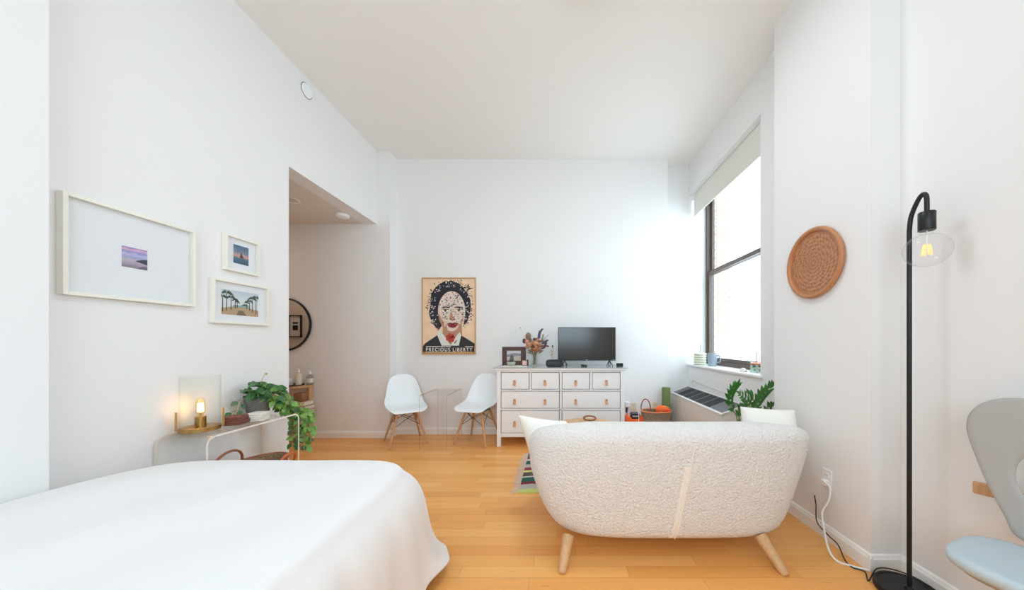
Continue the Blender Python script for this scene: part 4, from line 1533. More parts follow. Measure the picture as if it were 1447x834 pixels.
# ------------------------------------------------------------------ basket under the console
bc = Vector((-2.09, 2.22, 0))
bk = thing('handled_basket', (bc.x, bc.y, 0), 'woven tan basket with brown leather handles below the acrylic console', 'basket')
def oval_basket(cx_, cy_, rx, ry, h, flare, inner):
    mb = MB()
    rows = []
    for k in range(13):
        t = k / 12
        s = 0.82 + (flare) * t
        rows.append([Vector((cx_ + rx * s * math.cos(2 * PI * i / 56), cy_ + ry * s * math.sin(2 * PI * i / 56), 0.004 + h * t + (0.003 * ((i % 2) * 2 - 1) if 0 < k < 12 else 0))) for i in range(56)])
    for k in range(12, -1, -1):
        t = k / 12
        s = 0.82 + flare * t - inner
        rows.append([Vector((cx_ + rx * s * math.cos(2 * PI * i / 56), cy_ + ry * s * math.sin(2 * PI * i / 56), 0.010 + (h - 0.008) * t)) for i in range(56)])
    mb.grid(rows, closed=True)
    mb.f.append(list(range(55, -1, -1))); mb.m.append(0)
    o = len(mb.v) - 56
    mb.f.append(list(range(o, o + 56))); mb.m.append(0)
    return mb
BH = 0.41
obj('woven_body', oval_basket(bc.x, bc.y, 0.15, 0.215, BH, 0.18, 0.07), M_weave2, bk)
obj('rim_binding', MB().tube([(bc.x + 0.15 * math.cos(2 * PI * i / 60), bc.y + 0.215 * math.sin(2 * PI * i / 60), BH + 0.006) for i in range(60)], 0.008, 8, closed=True), M_brownleather, bk)
def arch(cx_, y0, y1, z0, h, lean, r, m, parent, n=20):
    pts = []
    for k in range(n + 1):
        t = PI * k / n
        y = (y0 + y1) / 2 - (y1 - y0) / 2 * math.cos(t)
        s = math.sin(t) ** 0.8
        pts.append((cx_ + lean * s, y, z0 + h * s))
    return obj('handle', MB().tube(pts, r, 10), m, parent)
hA = arch(bc.x - 0.15, bc.y - 0.15, bc.y + 0.06, BH - 0.02, 0.125, 0.03, 0.008, M_brownleather, bk)
hB = arch(bc.x + 0.13, bc.y + 0.03, bc.y + 0.175, BH - 0.035, 0.075, 0.03, 0.009, M_tanleather, bk)
hB['label'] = 'orange-tan leather handle'

# ------------------------------------------------------------------ pictures on the left wall
def wall_picture(name, pxa, pxb, ya_top, ya_bot, label, fw, depth, art, matw, u_rect):
    """frame on the left wall; pxa/pxb: pixel columns of its near and far side"""
    Xf = LX + depth
    Ya, Yb = F * -Xf / (CX - pxa), F * -Xf / (CX - pxb)
    z1 = H - (ya_top - CY) * Ya / F
    z0 = H - (ya_bot - CY) * Ya / F
    t = thing(name, (LX + 0.001, (Ya + Yb) / 2, z0), label, 'picture', 'white framed pictures on the left wall')
    mb = MB()
    X0 = LX + 0.001
    mb.box(X0, Xf, Ya, Ya + fw, z0, z1).box(X0, Xf, Yb - fw, Yb, z0, z1).box(X0, Xf, Ya + fw, Yb - fw, z0, z0 + fw).box(X0, Xf, Ya + fw, Yb - fw, z1 - fw, z1)
    obj('frame', mb, M_greyframe, t, bevel=0.0015)
    obj('mat_board', MB().box(X0, X0 + 0.008, Ya + fw, Yb - fw, z0 + fw, z1 - fw), M_matboard, t, smooth=0)
    u0, u1, v0, v1 = u_rect
    a0, a1 = Ya + (Yb - Ya) * u0, Ya + (Yb - Ya) * u1
    c0, c1 = z0 + (z1 - z0) * v0, z0 + (z1 - z0) * v1
    q = MB()
    mats = art(q, X0 + 0.009, a0, a1, c0, c1)
    obj('photo_print', q, mats, t, smooth=0)
    obj('glazing', MB().box(X0 + 0.012, X0 + 0.0135, Ya + fw, Yb - fw, z0 + fw, z1 - fw), glassy('picture_glass', '#ffffff', 1.35, 0.0, 0.55), t, smooth=0)
    return t
def quad(q, X, a0, a1, c0, c1, pts, mi, ly):
    vs = [(X + 0.0002 * ly, a0 + (a1 - a0) * u, c0 + (c1 - c0) * v) for u, v in pts]
    q.add(vs, [tuple(range(len(vs)))], mi)
def grad(name, stops):
    """print ramp running up the paper (generated coordinates)"""
    m, nt, b = nmat(name)
    N, L = nt.nodes, nt.links
    tc = N.new('ShaderNodeTexCoord')
    sp = N.new('ShaderNodeSeparateXYZ')
    L.new(tc.outputs['Generated'], sp.inputs[0])
    ns = N.new('ShaderNodeTexNoise')
    mp = N.new('ShaderNodeMapping')
    mp.inputs['Scale'].default_value = (1, 2.2, 9)
    mp.inputs['Rotation'].default_value = (0.35, 0, 0)
    L.new(tc.outputs['Generated'], mp.inputs['Vector'])
    L.new(mp.outputs[0], ns.inputs['Vector'])
    ns.inputs['Scale'].default_value = 1.6
    ad = N.new('ShaderNodeMath')
    ad.operation = 'MULTIPLY_ADD'
    ad.inputs[1].default_value = 0.30
    L.new(ns.outputs['Fac'], ad.inputs[0])
    s2 = N.new('ShaderNodeMath')
    s2.operation = 'SUBTRACT'
    L.new(sp.outputs[2], s2.inputs[0])
    s2.inputs[1].default_value = 0.15
    L.new(s2.outputs[0], ad.inputs[2])
    r = N.new('ShaderNodeValToRGB')
    el = r.color_ramp.elements
    el[0].position, el[0].color = stops[0][0], lin(stops[0][1])
    el[1].position, el[1].color = stops[-1][0], lin(stops[-1][1])
    for p, c in stops[1:-1]:
        e = el.new(p)
        e.color = lin(c)
    L.new(ad.outputs[0], r.inputs['Fac'])
    L.new(r.outputs[0], b.inputs['Base Color'])
    b.inputs['Roughness'].default_value = 0.6
    return m
def art_sunset(q, X, a0, a1, c0, c1):
    quad(q, X, a0, a1, c0, c1, [(0, 0), (1, 0), (1, 1), (0, 1)], 0, 0)
    quad(q, X, a0, a1, c0, c1, [(0.5, 0.36), (0.62, 0.42), (0.72, 0.45), (0.82, 0.50), (1, 0.52), (1, 0.26), (0.8, 0.30)], 1, 1)
    quad(q, X, a0, a1, c0, c1, [(0.55, 0.0), (1, 0.0), (1, 0.16), (0.8, 0.14)], 2, 1)
    return [grad('print_sunset', [(0.0, '#7c7684'), (0.25, '#a99db0'), (0.42, '#c0a9b8'), (0.5, '#8f9cc6'), (0.66, '#b9b3d8'), (0.78, '#7f86c4'), (0.88, '#d3a9c6'), (1.0, '#8d7fbb')]), pm('print_headland', '#3f4450'), pm('print_sand', '#6d6470')]
def art_ship(q, X, a0, a1, c0, c1):
    quad(q, X, a0, a1, c0, c1, [(0, 0), (1, 0), (1, 1), (0, 1)], 0, 0)
    quad(q, X, a0, a1, c0, c1, [(0.36, 0.36), (0.70, 0.36), (0.62, 0.44), (0.44, 0.44)], 1, 1)
    quad(q, X, a0, a1, c0, c1, [(0.44, 0.44), (0.60, 0.44), (0.54, 0.56), (0.50, 0.64), (0.47, 0.56)], 1, 1)
    return [grad('print_dusk', [(0.0, '#31536b'), (0.33, '#3f6a80'), (0.38, '#c98f74'), (0.48, '#b99a8c'), (0.6, '#6f8296'), (1.0, '#3d5f82')]), pm('print_hull', '#4b3a41')]
def art_palms(q, X, a0, a1, c0, c1):
    quad(q, X, a0, a1, c0, c1, [(0, 0), (1, 0), (1, 1), (0, 1)], 0, 0)
    quad(q, X, a0, a1, c0, c1, [(0, 0), (1, 0), (1, 0.26), (0.68, 0.35), (0.32, 0.35), (0, 0.24)], 1, 1)
    quad(q, X, a0, a1, c0, c1, [(0.28, 0.34), (0.74, 0.34), (0.72, 0.42), (0.30, 0.42)], 2, 1)
    quad(q, X, a0, a1, c0, c1, [(0.5, 0.42), (0.6, 0.50), (0.68, 0.46), (0.75, 0.42)], 3, 1)
    quad(q, X, a0, a1, c0, c1, [(0.38, 0.0), (0.66, 0.0), (0.56, 0.2), (0.44, 0.2)], 5, 2)
    rr = random.Random(3)
    for u, b, h, s in ((0.13, 0.14, 0.86, 0.20), (0.03, 0.1, 0.70, 0.14), (0.24, 0.20, 0.70, 0.15), (0.35, 0.28, 0.62, 0.11), (0.40, 0.3, 0.55, 0.08), (0.93, 0.12, 0.82, 0.18), (0.82, 0.18, 0.76, 0.16), (0.74, 0.24, 0.64, 0.12), (0.66, 0.3, 0.58, 0.09)):
        quad(q, X, a0, a1, c0, c1, [(u - 0.012, b), (u + 0.012, b), (u + 0.008, h), (u - 0.008, h)], 4, 3)
        for k in range(9):
            t = PI * k / 8 - 0.15
            dx_, dz_ = math.cos(t), math.sin(t) * 0.75 - 0.15
            quad(q, X, a0, a1, c0, c1, [(max(0, min(1, u)), h), (max(0, min(1, u + dx_ * s * 0.5)), min(1, h + dz_ * s * 0.9 + 0.03)), (max(0, min(1, u + dx_ * s)), min(1, h + dz_ * s * 0.7 - 0.06)), (max(0, min(1, u + dx_ * s * 0.45)), min(1, h + dz_ * s * 0.6 - 0.03))], 3, 4 + k % 2)
    return [grad('print_beach_sky', [(0.0, '#c9d3d6'), (0.5, '#d6dde0'), (1.0, '#b9c9d4')]), pm('print_beach_sand', '#b49a7c'), pm('print_lagoon', '#7fb0ae'), pm('print_palm', '#4c5a4a'), pm('print_trunk', '#4a4138'), pm('print_shade', '#7b6a55')]
wall_picture('picture_frame', 89, 277.5, 268.5, 415.5, 'widest white-framed picture with a tiny sunset shore print, nearest the bed', 0.018, 0.035, art_sunset, 0.3, (0.398, 0.592, 0.375, 0.605))
wall_picture('picture_frame', 319, 367.5, 328, 380.5, 'smallest white-framed picture showing a ship at dusk, above the palm print', 0.018, 0.03, art_ship, 0.1, (0.28, 0.72, 0.25, 0.77))
wall_picture('picture_frame', 301, 381, 391, 456, 'white-framed picture of palm trees on a beach, below the small ship print', 0.018, 0.03, art_palms, 0.1, (0.17, 0.82, 0.21, 0.78))

# ------------------------------------------------------------------ hall: mirror, console, bottles, picture
mc = Vector((-3.565, HY1, 1.485))
mi = thing('round_mirror', (mc.x, HY1 - 0.02, mc.z - 0.345), 'round mirror with a thin black rim on the dim hall wall', 'mirror')
obj('mirror_frame', MB().lathe([(0.325, -0.002), (0.345, -0.002), (0.348, -0.012), (0.345, -0.026), (0.335, -0.03), (0.325, -0.026)], mc, 96, axis='y', ring=True), M_black, mi)
obj('mirror_plate', MB().lathe([(0.328, -0.010), (0.328, -0.014)], mc, 96, axis='y'), M_mirror, mi, smooth=30)
hp = thing('hall_picture', (-4.53, HY0 + 0.012, 1.33), 'small black-framed picture seen reflected in the round hall mirror', 'picture')
x0_, x1_, z0_, z1_ = -4.64, -4.42, 1.34, 1.72
mb = MB()
mb.box(x0_, x0_ + 0.016, HY0 + 0.001, HY0 + 0.03, z0_, z1_).box(x1_ - 0.016, x1_, HY0 + 0.001, HY0 + 0.03, z0_, z1_).box(x0_, x1_, HY0 + 0.001, HY0 + 0.03, z0_, z0_ + 0.016).box(x0_, x1_, HY0 + 0.001, HY0 + 0.03, z1_ - 0.016, z1_)
obj('frame', mb, M_black, hp, smooth=0)
obj('mat_board', MB().box(x0_ + 0.016, x1_ - 0.016, HY0 + 0.001, HY0 + 0.012, z0_ + 0.016, z1_ - 0.016), M_matboard, hp, smooth=0)
obj('print', MB().box(-4.575, -4.485, HY0 + 0.012, HY0 + 0.014, 1.46, 1.545).box(-4.575, -4.485, HY0 + 0.012, HY0 + 0.014, 1.57, 1.60), M_black, hp, smooth=0)

# half-round wooden console
hc = Vector((-3.655, HY1 - 0.012, 0))
dt = thing('half_round_console', (hc.x, HY1 - 0.16, 0), 'half-round wooden console with shelves against the hall wall below the round mirror', 'table')
def half_disc(r, d, z0, z1, back=0.0):
    pts = [(hc.x + r * math.cos(-PI * k / 40), hc.y + d * math.sin(-PI * k / 40)) for k in range(41)]
    return MB().prism(pts, 'z', z0, z1)
RR, DD = 0.475, 0.30
HTOP = 0.705
obj('top', half_disc(RR, DD, HTOP - 0.035, HTOP), M_oak, dt, bevel=0.004)
obj('shelf', half_disc(RR - 0.02, DD - 0.02, 0.213, 0.235), M_oak, dt, bevel=0.003)
obj('bottom_shelf', half_disc(RR - 0.02, DD - 0.02, 0.06, 0.082), M_oak, dt, bevel=0.003)
for k, (x, y) in enumerate(((hc.x + RR - 0.045, hc.y - 0.030), (hc.x - RR + 0.045, hc.y - 0.030), (hc.x + 0.1, hc.y - DD + 0.035), (hc.x - 0.1, hc.y - DD + 0.035))):
    obj('leg', MB().box(x - 0.02, x + 0.02, y - 0.02, y + 0.028, 0, HTOP - 0.035), M_oak, dt, bevel=0.002)
one('tray', MB().lathe([(0.12, 0), (0.125, 0.002), (0.125, 0.014), (0.121, 0.014), (0.119, 0.005), (0.001, 0.005)], (-3.36, hc.y - 0.135, HTOP), 48), M_black, 'round dark tray under the lotion bottle on the hall console', 'tray')
def bottle(name, x, y, r, h, body, label, pump):
    t = thing(name, (x, y, HTOP + 0.0055), label, 'bottle', 'bottles on the hall console')
    z = HTOP + 0.0055
    obj('bottle_body', MB().lathe([(r * 0.9, 0), (r, 0.004), (r, h * 0.72), (r * 0.82, h * 0.84), (r * 0.36, h * 0.94), (r * 0.36, h)], (x, y, z), 28), body, t)
    m2 = M_whiteplastic
    mb = MB().lathe([(r * 0.42, h), (r * 0.42, h + 0.018), (r * 0.16, h + 0.02), (r * 0.16, h + 0.04), (0.001, h + 0.04)], (x, y, z), 16)
    mb.box(x - 0.028, x + 0.008, y - 0.006, y + 0.006, z + h + 0.032, z + h + 0.044)
    obj('pump', mb, m2, t, bevel=0.001)
    obj('paper_label', MB().lathe([(r + 0.0008, h * 0.2), (r + 0.0008, h * 0.6)], (x, y, z), 28, caps=False), mat('bottle_label', '#d8d8d2', 0.7), t)
    return t
bx1 = at(422, 0, 4.08).x
bottle('lotion_bottle', bx1, 4.08, 0.034, 0.165, mat('cream_plastic', '#dccdb4', 0.4), 'cream lotion pump bottle on the hall console, left of the clear one', True)
bx2 = at(438, 0, 4.12).x
bottle('soap_bottle', bx2, 4.12, 0.038, 0.135, glassy('soap_glass', '#e6eae8', 1.4, 0.05, 1.0), 'clear glass soap dispenser with a white pump at the right end of the hall console', True)
bx0 = at(409.5, 0, 4.07).x
jr = thing('cosmetic_jar', (bx0, 4.07, HTOP + 0.0055), 'small white cosmetic jar beside the lotion bottle, partly behind the wall corner', 'jar')
obj('jar_body', MB().lathe([(0.034, 0), (0.036, 0.003), (0.036, 0.05), (0.03, 0.056)], (bx0, 4.07, HTOP + 0.0055), 28), M_potwhite, jr)
obj('lid', MB().lathe([(0.033, 0.0565), (0.034, 0.06), (0.034, 0.08), (0.031, 0.083)], (bx0, 4.07, HTOP + 0.0055), 28), M_whiteplastic, jr)
# on its shelves: a woven box, books
c = at(424.5, 0, 4.06)
one('woven_box', MB().box(c.x - 0.055, c.x + 0.05, 4.02, 4.12, 0.505, 0.612), weave_material('rattan_box', '#b48a67', '#8f6247', 36), 'small woven rattan box on top of the books in the hall console', 'box', bevel=0.004)
bookspec = [('#e7d3c2', 0.028, 'pale pink book', 0.13), ('#7d4a43', 0.030, 'dark red patterned book', 0.14), ('#6c4440', 0.022, 'maroon book', 0.13), ('#dfe0e2', 0.03, 'white book', 0.12), ('#35343a', 0.02, 'black book', 0.14), ('#e8dcd2', 0.03, 'cream book', 0.13)]
def book(x, y, z, c, h, label, w):
    t = thing('book', (x, y, z), label, 'book', 'books on the hall console')
    mb = MB()
    mb.box(x - w / 2, x + w / 2, y - 0.09, y + 0.07, z, z + 0.003).box(x - w / 2, x + w / 2, y - 0.09, y + 0.07, z + h - 0.003, z + h).box(x - w / 2, x - w / 2 + 0.003, y - 0.09, y + 0.07, z, z + h)
    obj('cover', mb, mat('book_cover', c, 0.6), t, smooth=0)
    obj('pages', MB().box(x - w / 2 + 0.003, x + w / 2 - 0.004, y - 0.086, y + 0.066, z + 0.003, z + h - 0.003), mat('book_pages', '#ddd5c6', 0.9), t, smooth=0)
z = 0.2355
cb = at(430, 0, 4.08)
names = ('cream book at the bottom of the pile on the lower hall console shelf', 'black book second from the bottom of the hall console pile', 'white book in the middle of the hall console pile', 'maroon book above the white one in the hall console pile', 'dark red book second from the top of the hall console pile', 'pale pink book lying on top of the hall console pile')
for (c_, h_, _, w_), lb in zip(reversed(bookspec), names):
    h_ *= 1.66
    book(cb.x + random.uniform(-0.006, 0.006), 4.09, z, c_, h_, lb, w_)
    z += h_ + 0.0006

# hall ceiling fittings and wall fitting
sd = Vector((-2.62, 3.92, HZ))
one('smoke_detector', MB().lathe([(0.072, 0), (0.074, -0.004), (0.070, -0.026), (0.05, -0.034), (0.001, -0.035)], sd, 40), M_whiteplastic, 'round white smoke detector on the hall ceiling near the opening', 'smoke detector', origin=sd)
sd2 = Vector((-2.905, 3.50, HZ))
dl = thing('recessed_downlight', sd2, 'unlit round recessed downlight in the hall ceiling by the wall corner', 'light')
obj('trim_ring', MB().lathe([(0.085, 0), (0.09, -0.004), (0.082, -0.008), (0.07, -0.006), (0.068, 0.0)], sd2, 40, ring=True), M_trim, dl)
obj('lens', MB().lathe([(0.068, -0.001), (0.066, -0.004), (0.001, -0.005)], sd2, 32), mat('frosted_lens', '#cfc8c0', 0.5), dl)
wv = Vector((LX, 3.04, 3.625))
wf = thing('wall_sprinkler_cover', wv, 'small round white cover plate high on the left wall under the ceiling', 'cover plate')
obj('plate', MB().lathe([(0.060, 0.0), (0.062, 0.004), (0.056, 0.012), (0.001, 0.013)], wv, 40, axis='x'), M_whiteplastic, wf)
obj('gap_ring', MB().lathe([(0.062, 0.0005), (0.068, 0.0005), (0.068, 0.0025), (0.062, 0.0025)], wv, 40, axis='x', ring=True), mat('plate_gap', '#8b8c8a', 0.7), wf)

# ------------------------------------------------------------------ carved disc on the pillar
dc = Vector((PX, 2.141, 1.777))
dd = thing('carved_disc', dc, 'round carved brown wooden tray hung on the white pillar', 'wall decoration')
o = obj('carved_field', MB().lathe([(0.212, -0.002), (0.212, -0.014), (0.001, -0.014)], dc, 96, axis='x', caps=False), M_disc, dd, smooth=40)
obj('rim', MB().lathe([(0.205, -0.001), (0.225, -0.003), (0.234, -0.016), (0.232, -0.028), (0.222, -0.033), (0.210, -0.028), (0.205, -0.016)], dc, 96, axis='x', ring=True), mat('disc_rim', '#b77c50', 0.4, noise=0.1, nscale=20), dd, smooth=60)

# ------------------------------------------------------------------ air conditioner
AX, A0, A1 = 1.587, 3.126, 4.50
ac = thing('air_conditioner', (1.72, 3.81, 0), 'low beige-grey wall air conditioner with dark top grille below the window', 'air conditioner')
zf, zb = 0.553, 0.645
mb = MB()
mb.prism([(AX, 0.0), (WX - 0.017, 0.0), (WX - 0.017, zb - 0.012), (AX, zf - 0.012)], 'y', A0, A1)
obj('cabinet', mb, M_acgrey, ac, bevel=0.004)
def topz(x): return zf + (zb - zf) * (x - AX) / (WX - 0.017 - AX)
mb = MB()
e = 0.018
def topbox(m_, xa, xb, ya, yb_, up):
    m_.add([(xa, ya, topz(xa) - 0.012), (xb, ya, topz(xb) - 0.012), (xb, yb_, topz(xb) - 0.012), (xa, yb_, topz(xa) - 0.012), (xa, ya, topz(xa) + up), (xb, ya, topz(xb) + up), (xb, yb_, topz(xb) + up), (xa, yb_, topz(xa) + up)],
           [(0, 3, 2, 1), (4, 5, 6, 7), (0, 1, 5, 4), (1, 2, 6, 5), (2, 3, 7, 6), (3, 0, 4, 7)])
xb_ = WX - 0.018
topbox(mb, AX - 0.006, AX + e, A0 - 0.006, A1 + 0.006, 0.002)
topbox(mb, xb_ - e, xb_, A0 - 0.006, A1 + 0.006, 0.002)
topbox(mb, AX + e, xb_ - e, A0 - 0.006, A0 + e, 0.002)
topbox(mb, AX + e, xb_ - e, A1 - e, A1 + 0.006, 0.002)
obj('top_frame', mb, M_actop, ac, bevel=0.002)
gy0, gy1 = A0 + 0.30, A1 - 0.16
pn = MB()
topbox(pn, AX + e, xb_ - e, A0 + e, gy0, -0.002)
obj('control_cover', pn, M_acdark2, ac, smooth=0)
pn = MB()
topbox(pn, AX + e, xb_ - e, gy1, A1 - e, -0.002)
obj('end_cover', pn, M_acdark2, ac, smooth=0)
gr = MB()
topbox(gr, AX + e, xb_ - e, gy0, gy1, -0.010)
n = 40
for k in range(n):
    y = gy0 + (gy1 - gy0) * (k + 0.2) / n
    topbox(gr, AX + e, xb_ - e, y, y + (gy1 - gy0) / n * 0.45, -0.002)
obj('grille', gr, M_acdark, ac, smooth=0)
rb = MB()
for k in range(1, 5):
    y = gy0 + (gy1 - gy0) * k / 5
    topbox(rb, AX + e, xb_ - e, y - 0.006, y + 0.006, 0.0)
obj('divider', rb, mat('ac_rib', '#7a7c80', 0.5), ac, smooth=0)

# thin cable along the wall above it
mb = MB().tube(smooth_path([(WX - 0.006, 4.42, 0.70), (WX - 0.006, 4.35, 0.735), (WX - 0.006, 4.1, 0.715), (WX - 0.006, 3.75, 0.70), (WX - 0.006, 3.5, 0.695), (WX - 0.006, 3.25, 0.69), (WX - 0.006, 3.05, 0.62), (WX - 0.006, 3.02, 0.30)], 6), 0.004, 6)
one('cable', mb, M_greenwax, 'thin pale cable drooping along the wall above the air conditioner', 'cable')

# ------------------------------------------------------------------ yoga mat, baskets, orange kit, outlets
ym = thing('yoga_mat', (1.452, 4.315, 0), 'rolled olive green yoga mat standing upright in the corner', 'yoga mat')
mb = MB()
sp_ = []
for k in range(150):
    t = k / 149
    a = 2 * PI * 6 * t
    r = 0.008 + 0.045 * t
    sp_.append((1.452 + r * math.cos(a), 4.315 + r * math.sin(a)))
mb.grid([[Vector((x, y, 0.001)), Vector((x, y, 0.645))] for x, y in sp_])
obj('rolled_sheet', mb, M_green, ym, solid=0.0055, smooth=180)

b2 = Vector((1.215, 3.98, 0))
ob = thing('orange_rim_basket', (b2.x, b2.y, 0), 'oval woven basket with orange rim and looped handles beside the air conditioner', 'basket')
B2H = 0.40
obj('woven_body', oval_basket(b2.x, b2.y, 0.182, 0.13, B2H, 0.18, 0.06), M_weave, ob)
obj('rim_binding', MB().tube([(b2.x + 0.182 * math.cos(2 * PI * i / 60), b2.y + 0.13 * math.sin(2 * PI * i / 60), B2H + 0.006) for i in range(60)], 0.009, 8, closed=True), M_orangerim, ob)
def archx(x0_, x1_, y, z0_, h, lean, r, m, parent, n=20):
    pts = []
    for k in range(n + 1):
        t = PI * k / n
        s = math.sin(t) ** 0.8
        pts.append(((x0_ + x1_) / 2 - (x1_ - x0_) / 2 * math.cos(t), y + lean * s, z0_ + h * s))
    return obj('handle', MB().tube(pts, r, 10), m, parent)
archx(b2.x - 0.168, b2.x - 0.045, b2.y + 0.06, B2H - 0.02, 0.155, 0.02, 0.007, M_brownleather, ob)
archx(b2.x + 0.03, b2.x + 0.155, b2.y - 0.085, B2H - 0.01, 0.075, 0.0, 0.007, M_orangerim, ob)
# orange yarn
yc = Vector((b2.x + 0.085, b2.y + 0.01, B2H + 0.015))
mb = MB()
for k in range(26):
    ax = Vector((random.uniform(-1, 1), random.uniform(-1, 1), random.uniform(-1, 1))).normalized()
    u = ax.orthogonal().normalized()
    w = ax.cross(u)
    mb.tube([yc + Vector((1.15, 0.85, 0.62)) * 0 + Vector(((u * math.cos(2 * PI * q / 20) + w * math.sin(2 * PI * q / 20)).x * 0.078, (u * math.cos(2 * PI * q / 20) + w * math.sin(2 * PI * q / 20)).y * 0.06, (u * math.cos(2 * PI * q / 20) + w * math.sin(2 * PI * q / 20)).z * 0.045)) for q in range(20)], 0.009, 6, closed=True)
mb.ball(yc, 0.042, 12, sc=(1.3, 1.0, 0.75))
one('yarn', mb, M_orange, 'bundle of bright orange yarn lying in the orange rimmed basket', 'yarn')

# orange carrying case with black and silver top piece
kx = at(897, 0, 4.0).x
oc = thing('orange_case', (kx, 4.02, 0), 'bright orange case with a black and silver unit on top, beside the dresser', 'case')
pts = [(kx - 0.105, 0), (kx + 0.105, 0), (kx + 0.112, 0.24), (kx + 0.10, 0.33), (kx + 0.055, 0.345), (kx + 0.04, 0.31), (kx - 0.05, 0.31), (kx - 0.07, 0.345), (kx - 0.10, 0.33), (kx - 0.11, 0.24)]
obj('shell', MB().prism(pts, 'y', 3.94, 4.11), M_orangeplastic, oc, bevel=0.01)
obj('unit', MB().box(kx - 0.046, kx + 0.048, 3.95, 4.06, 0.313, 0.375), M_black, oc, bevel=0.006)
obj('silver_band', MB().box(kx - 0.04, kx + 0.042, 3.944, 3.955, 0.335, 0.352), mat('silver_band', '#b9bdc4', 0.3, metal=0.6), oc, bevel=0.002)
obj('strap', MB().tube(smooth_path([(kx + 0.03, 3.937, 0.39), (kx + 0.032, 3.93, 0.33), (kx + 0.028, 3.934, 0.24)], 5), 0.004, 6), M_white, oc)

def outlet(name, c, n, label, face, group=None, cover=None):
    """duplex outlet on a wall: c = centre on the wall, n = wall normal axis ('-y' or '-x')"""
    t = thing(name, c, label, 'outlet', group)
    c = Vector(c)
    def bx(u0, u1, d0, d1, z0, z1):
        if n == '-y':
            return MB().box(c.x + u0, c.x + u1, c.y - d1, c.y - d0, c.z + z0, c.z + z1)
        return MB().box(c.x - d1, c.x - d0, c.y + u0, c.y + u1, c.z + z0, c.z + z1)
    obj('cover_plate', bx(-0.036, 0.036, 0.0005, 0.006, -0.058, 0.058), face, t, bevel=0.002)
    for s in (-1, 1):
        q = obj('receptacle', bx(-0.016, 0.016, 0.006, 0.008, s * 0.022 - 0.014, s * 0.022 + 0.014), face, t, bevel=0.002)
        mb = bx(-0.008, -0.005, 0.008, 0.0085, s * 0.022 - 0.004, s * 0.022 + 0.006)
        m3 = bx(0.005, 0.008, 0.008, 0.0085, s * 0.022 - 0.004, s * 0.022 + 0.006)
        mb.add(m3.v, m3.f)
        obj('slot', mb, M_slot, q, smooth=0)
    return t
outlet('wall_outlet', at(895.3, 575.3, BY), '-y', 'beige wall outlet between the dresser and the orange-rimmed basket', M_beige, 'beige wall outlets')
outlet('wall_outlet', at(926, 574.5, BY), '-y', 'beige wall outlet half hidden behind the handle of the orange-rimmed basket', M_beige, 'beige wall outlets')
oc2 = outlet('wall_outlet', (PX, 2.045, 0.385), '-x', 'white wall outlet on the pillar just right of the sofa, with a plug in it', M_white)
pa = thing('plug_adapter', at(885.8, 572.5, BY - 0.001), 'white plug adapter with a black plug on the back wall beside the dresser', 'plug')
c = at(885.8, 572.5, BY)
obj('adapter', MB().box(c.x - 0.031, c.x + 0.031, BY - 0.045, BY - 0.001, c.z - 0.025, c.z + 0.05), M_white, pa, bevel=0.008)
obj('black_plug', MB().cone((c.x - 0.012, BY - 0.03, c.z - 0.09), (c.x - 0.006, BY - 0.03, c.z - 0.026), 0.011, 0.015, 12), M_black, pa)
obj('cord', MB().tube(smooth_path([(c.x - 0.012, BY - 0.03, c.z - 0.09), (c.x + 0.02, BY - 0.05, c.z - 0.16), (c.x + 0.05, BY - 0.06, c.z - 0.25), (c.x + 0.05, BY - 0.06, 0.02)], 6), 0.004, 6), M_black, pa)
# dresser-side cable
one('cable', MB().tube(smooth_path([(dx(884.5), 4.375, TOPZ - 0.04), (dx(885), 4.376, 0.82), (dx(884.0), 4.376, 0.7), (dx(884.2), 4.376, 0.56)], 6), 0.0035, 6), mat('grey_cable', '#8c8e92', 0.6), 'thin grey cable hanging down the right side of the dresser', 'cable')

# ------------------------------------------------------------------ zz plant
zp = thing('zz_plant', (1.60, 2.86, 0), 'zz plant with arching glossy leaf stems between the sofa and the air conditioner', 'plant')
zc_ = Vector((1.60, 2.86, 0))
obj('pot', MB().lathe([(0.09, 0.001), (0.095, 0.006), (0.115, 0.20), (0.12, 0.30), (0.112, 0.30), (0.105, 0.25)], zc_, 40), M_potwhite, zp)
obj('soil', MB().lathe([(0.104, 0.25), (0.001, 0.256)], zc_, 32), M_soil, zp)
rz_ = random.Random(9)
def frond(path, L, n, start=0.3):
    path = smooth_path(path, 10)
    s = obj('stem', MB().tube(path, [0.006 - 0.0035 * i / (len(path) - 1) for i in range(len(path))], 8), M_stem, zp)
    mb = MB()
    for k in range(n):
        t = start + (1 - start) * k / (n - 1)
        i = min(len(path) - 2, int(t * (len(path) - 1)))
        p = path[i]
        d = (path[i + 1] - path[i]).normalized()
        side = d.cross(Vector((0.35, -0.9, 0.2))).normalized()
        for sg in (1, -1):
            ld = (d * 0.75 + side * sg * 0.75 + Vector((0, -0.1, 0.12))).normalized()
            up = d.cross(side)
            if up.y > 0:
                up = -up
            q = 1.3 * L * (1 - 0.35 * abs(2 * (k / (n - 1)) - 0.8)) * rz_.uniform(0.9, 1.1)
            if p.x + ld.x * q > WX - 0.01:
                ld.x *= 0.2
                ld.normalize()
            mb.leaf(p + Vector((0, -0.002, 0)), ld, up, q, q * 0.42, fold=0.12, droop=0.1)
    mb.leaf(path[-1], (path[-1] - path[-3]), (0.3, -0.9, 0.2), L * 0.85, L * 0.36)
    obj('leaflets', mb, M_zz, s, smooth=180)
base = Vector((1.60, 2.86, 0.25))
def zat(px, py, Y): return at(px, py, Y)
frond([base + Vector((-0.02, 0, 0)), zat(1042, 595, 2.82), zat(1032, 572, 2.78), zat(1033, 556, 2.75), zat(1040, 545, 2.72)], 0.085, 7, 0.42)
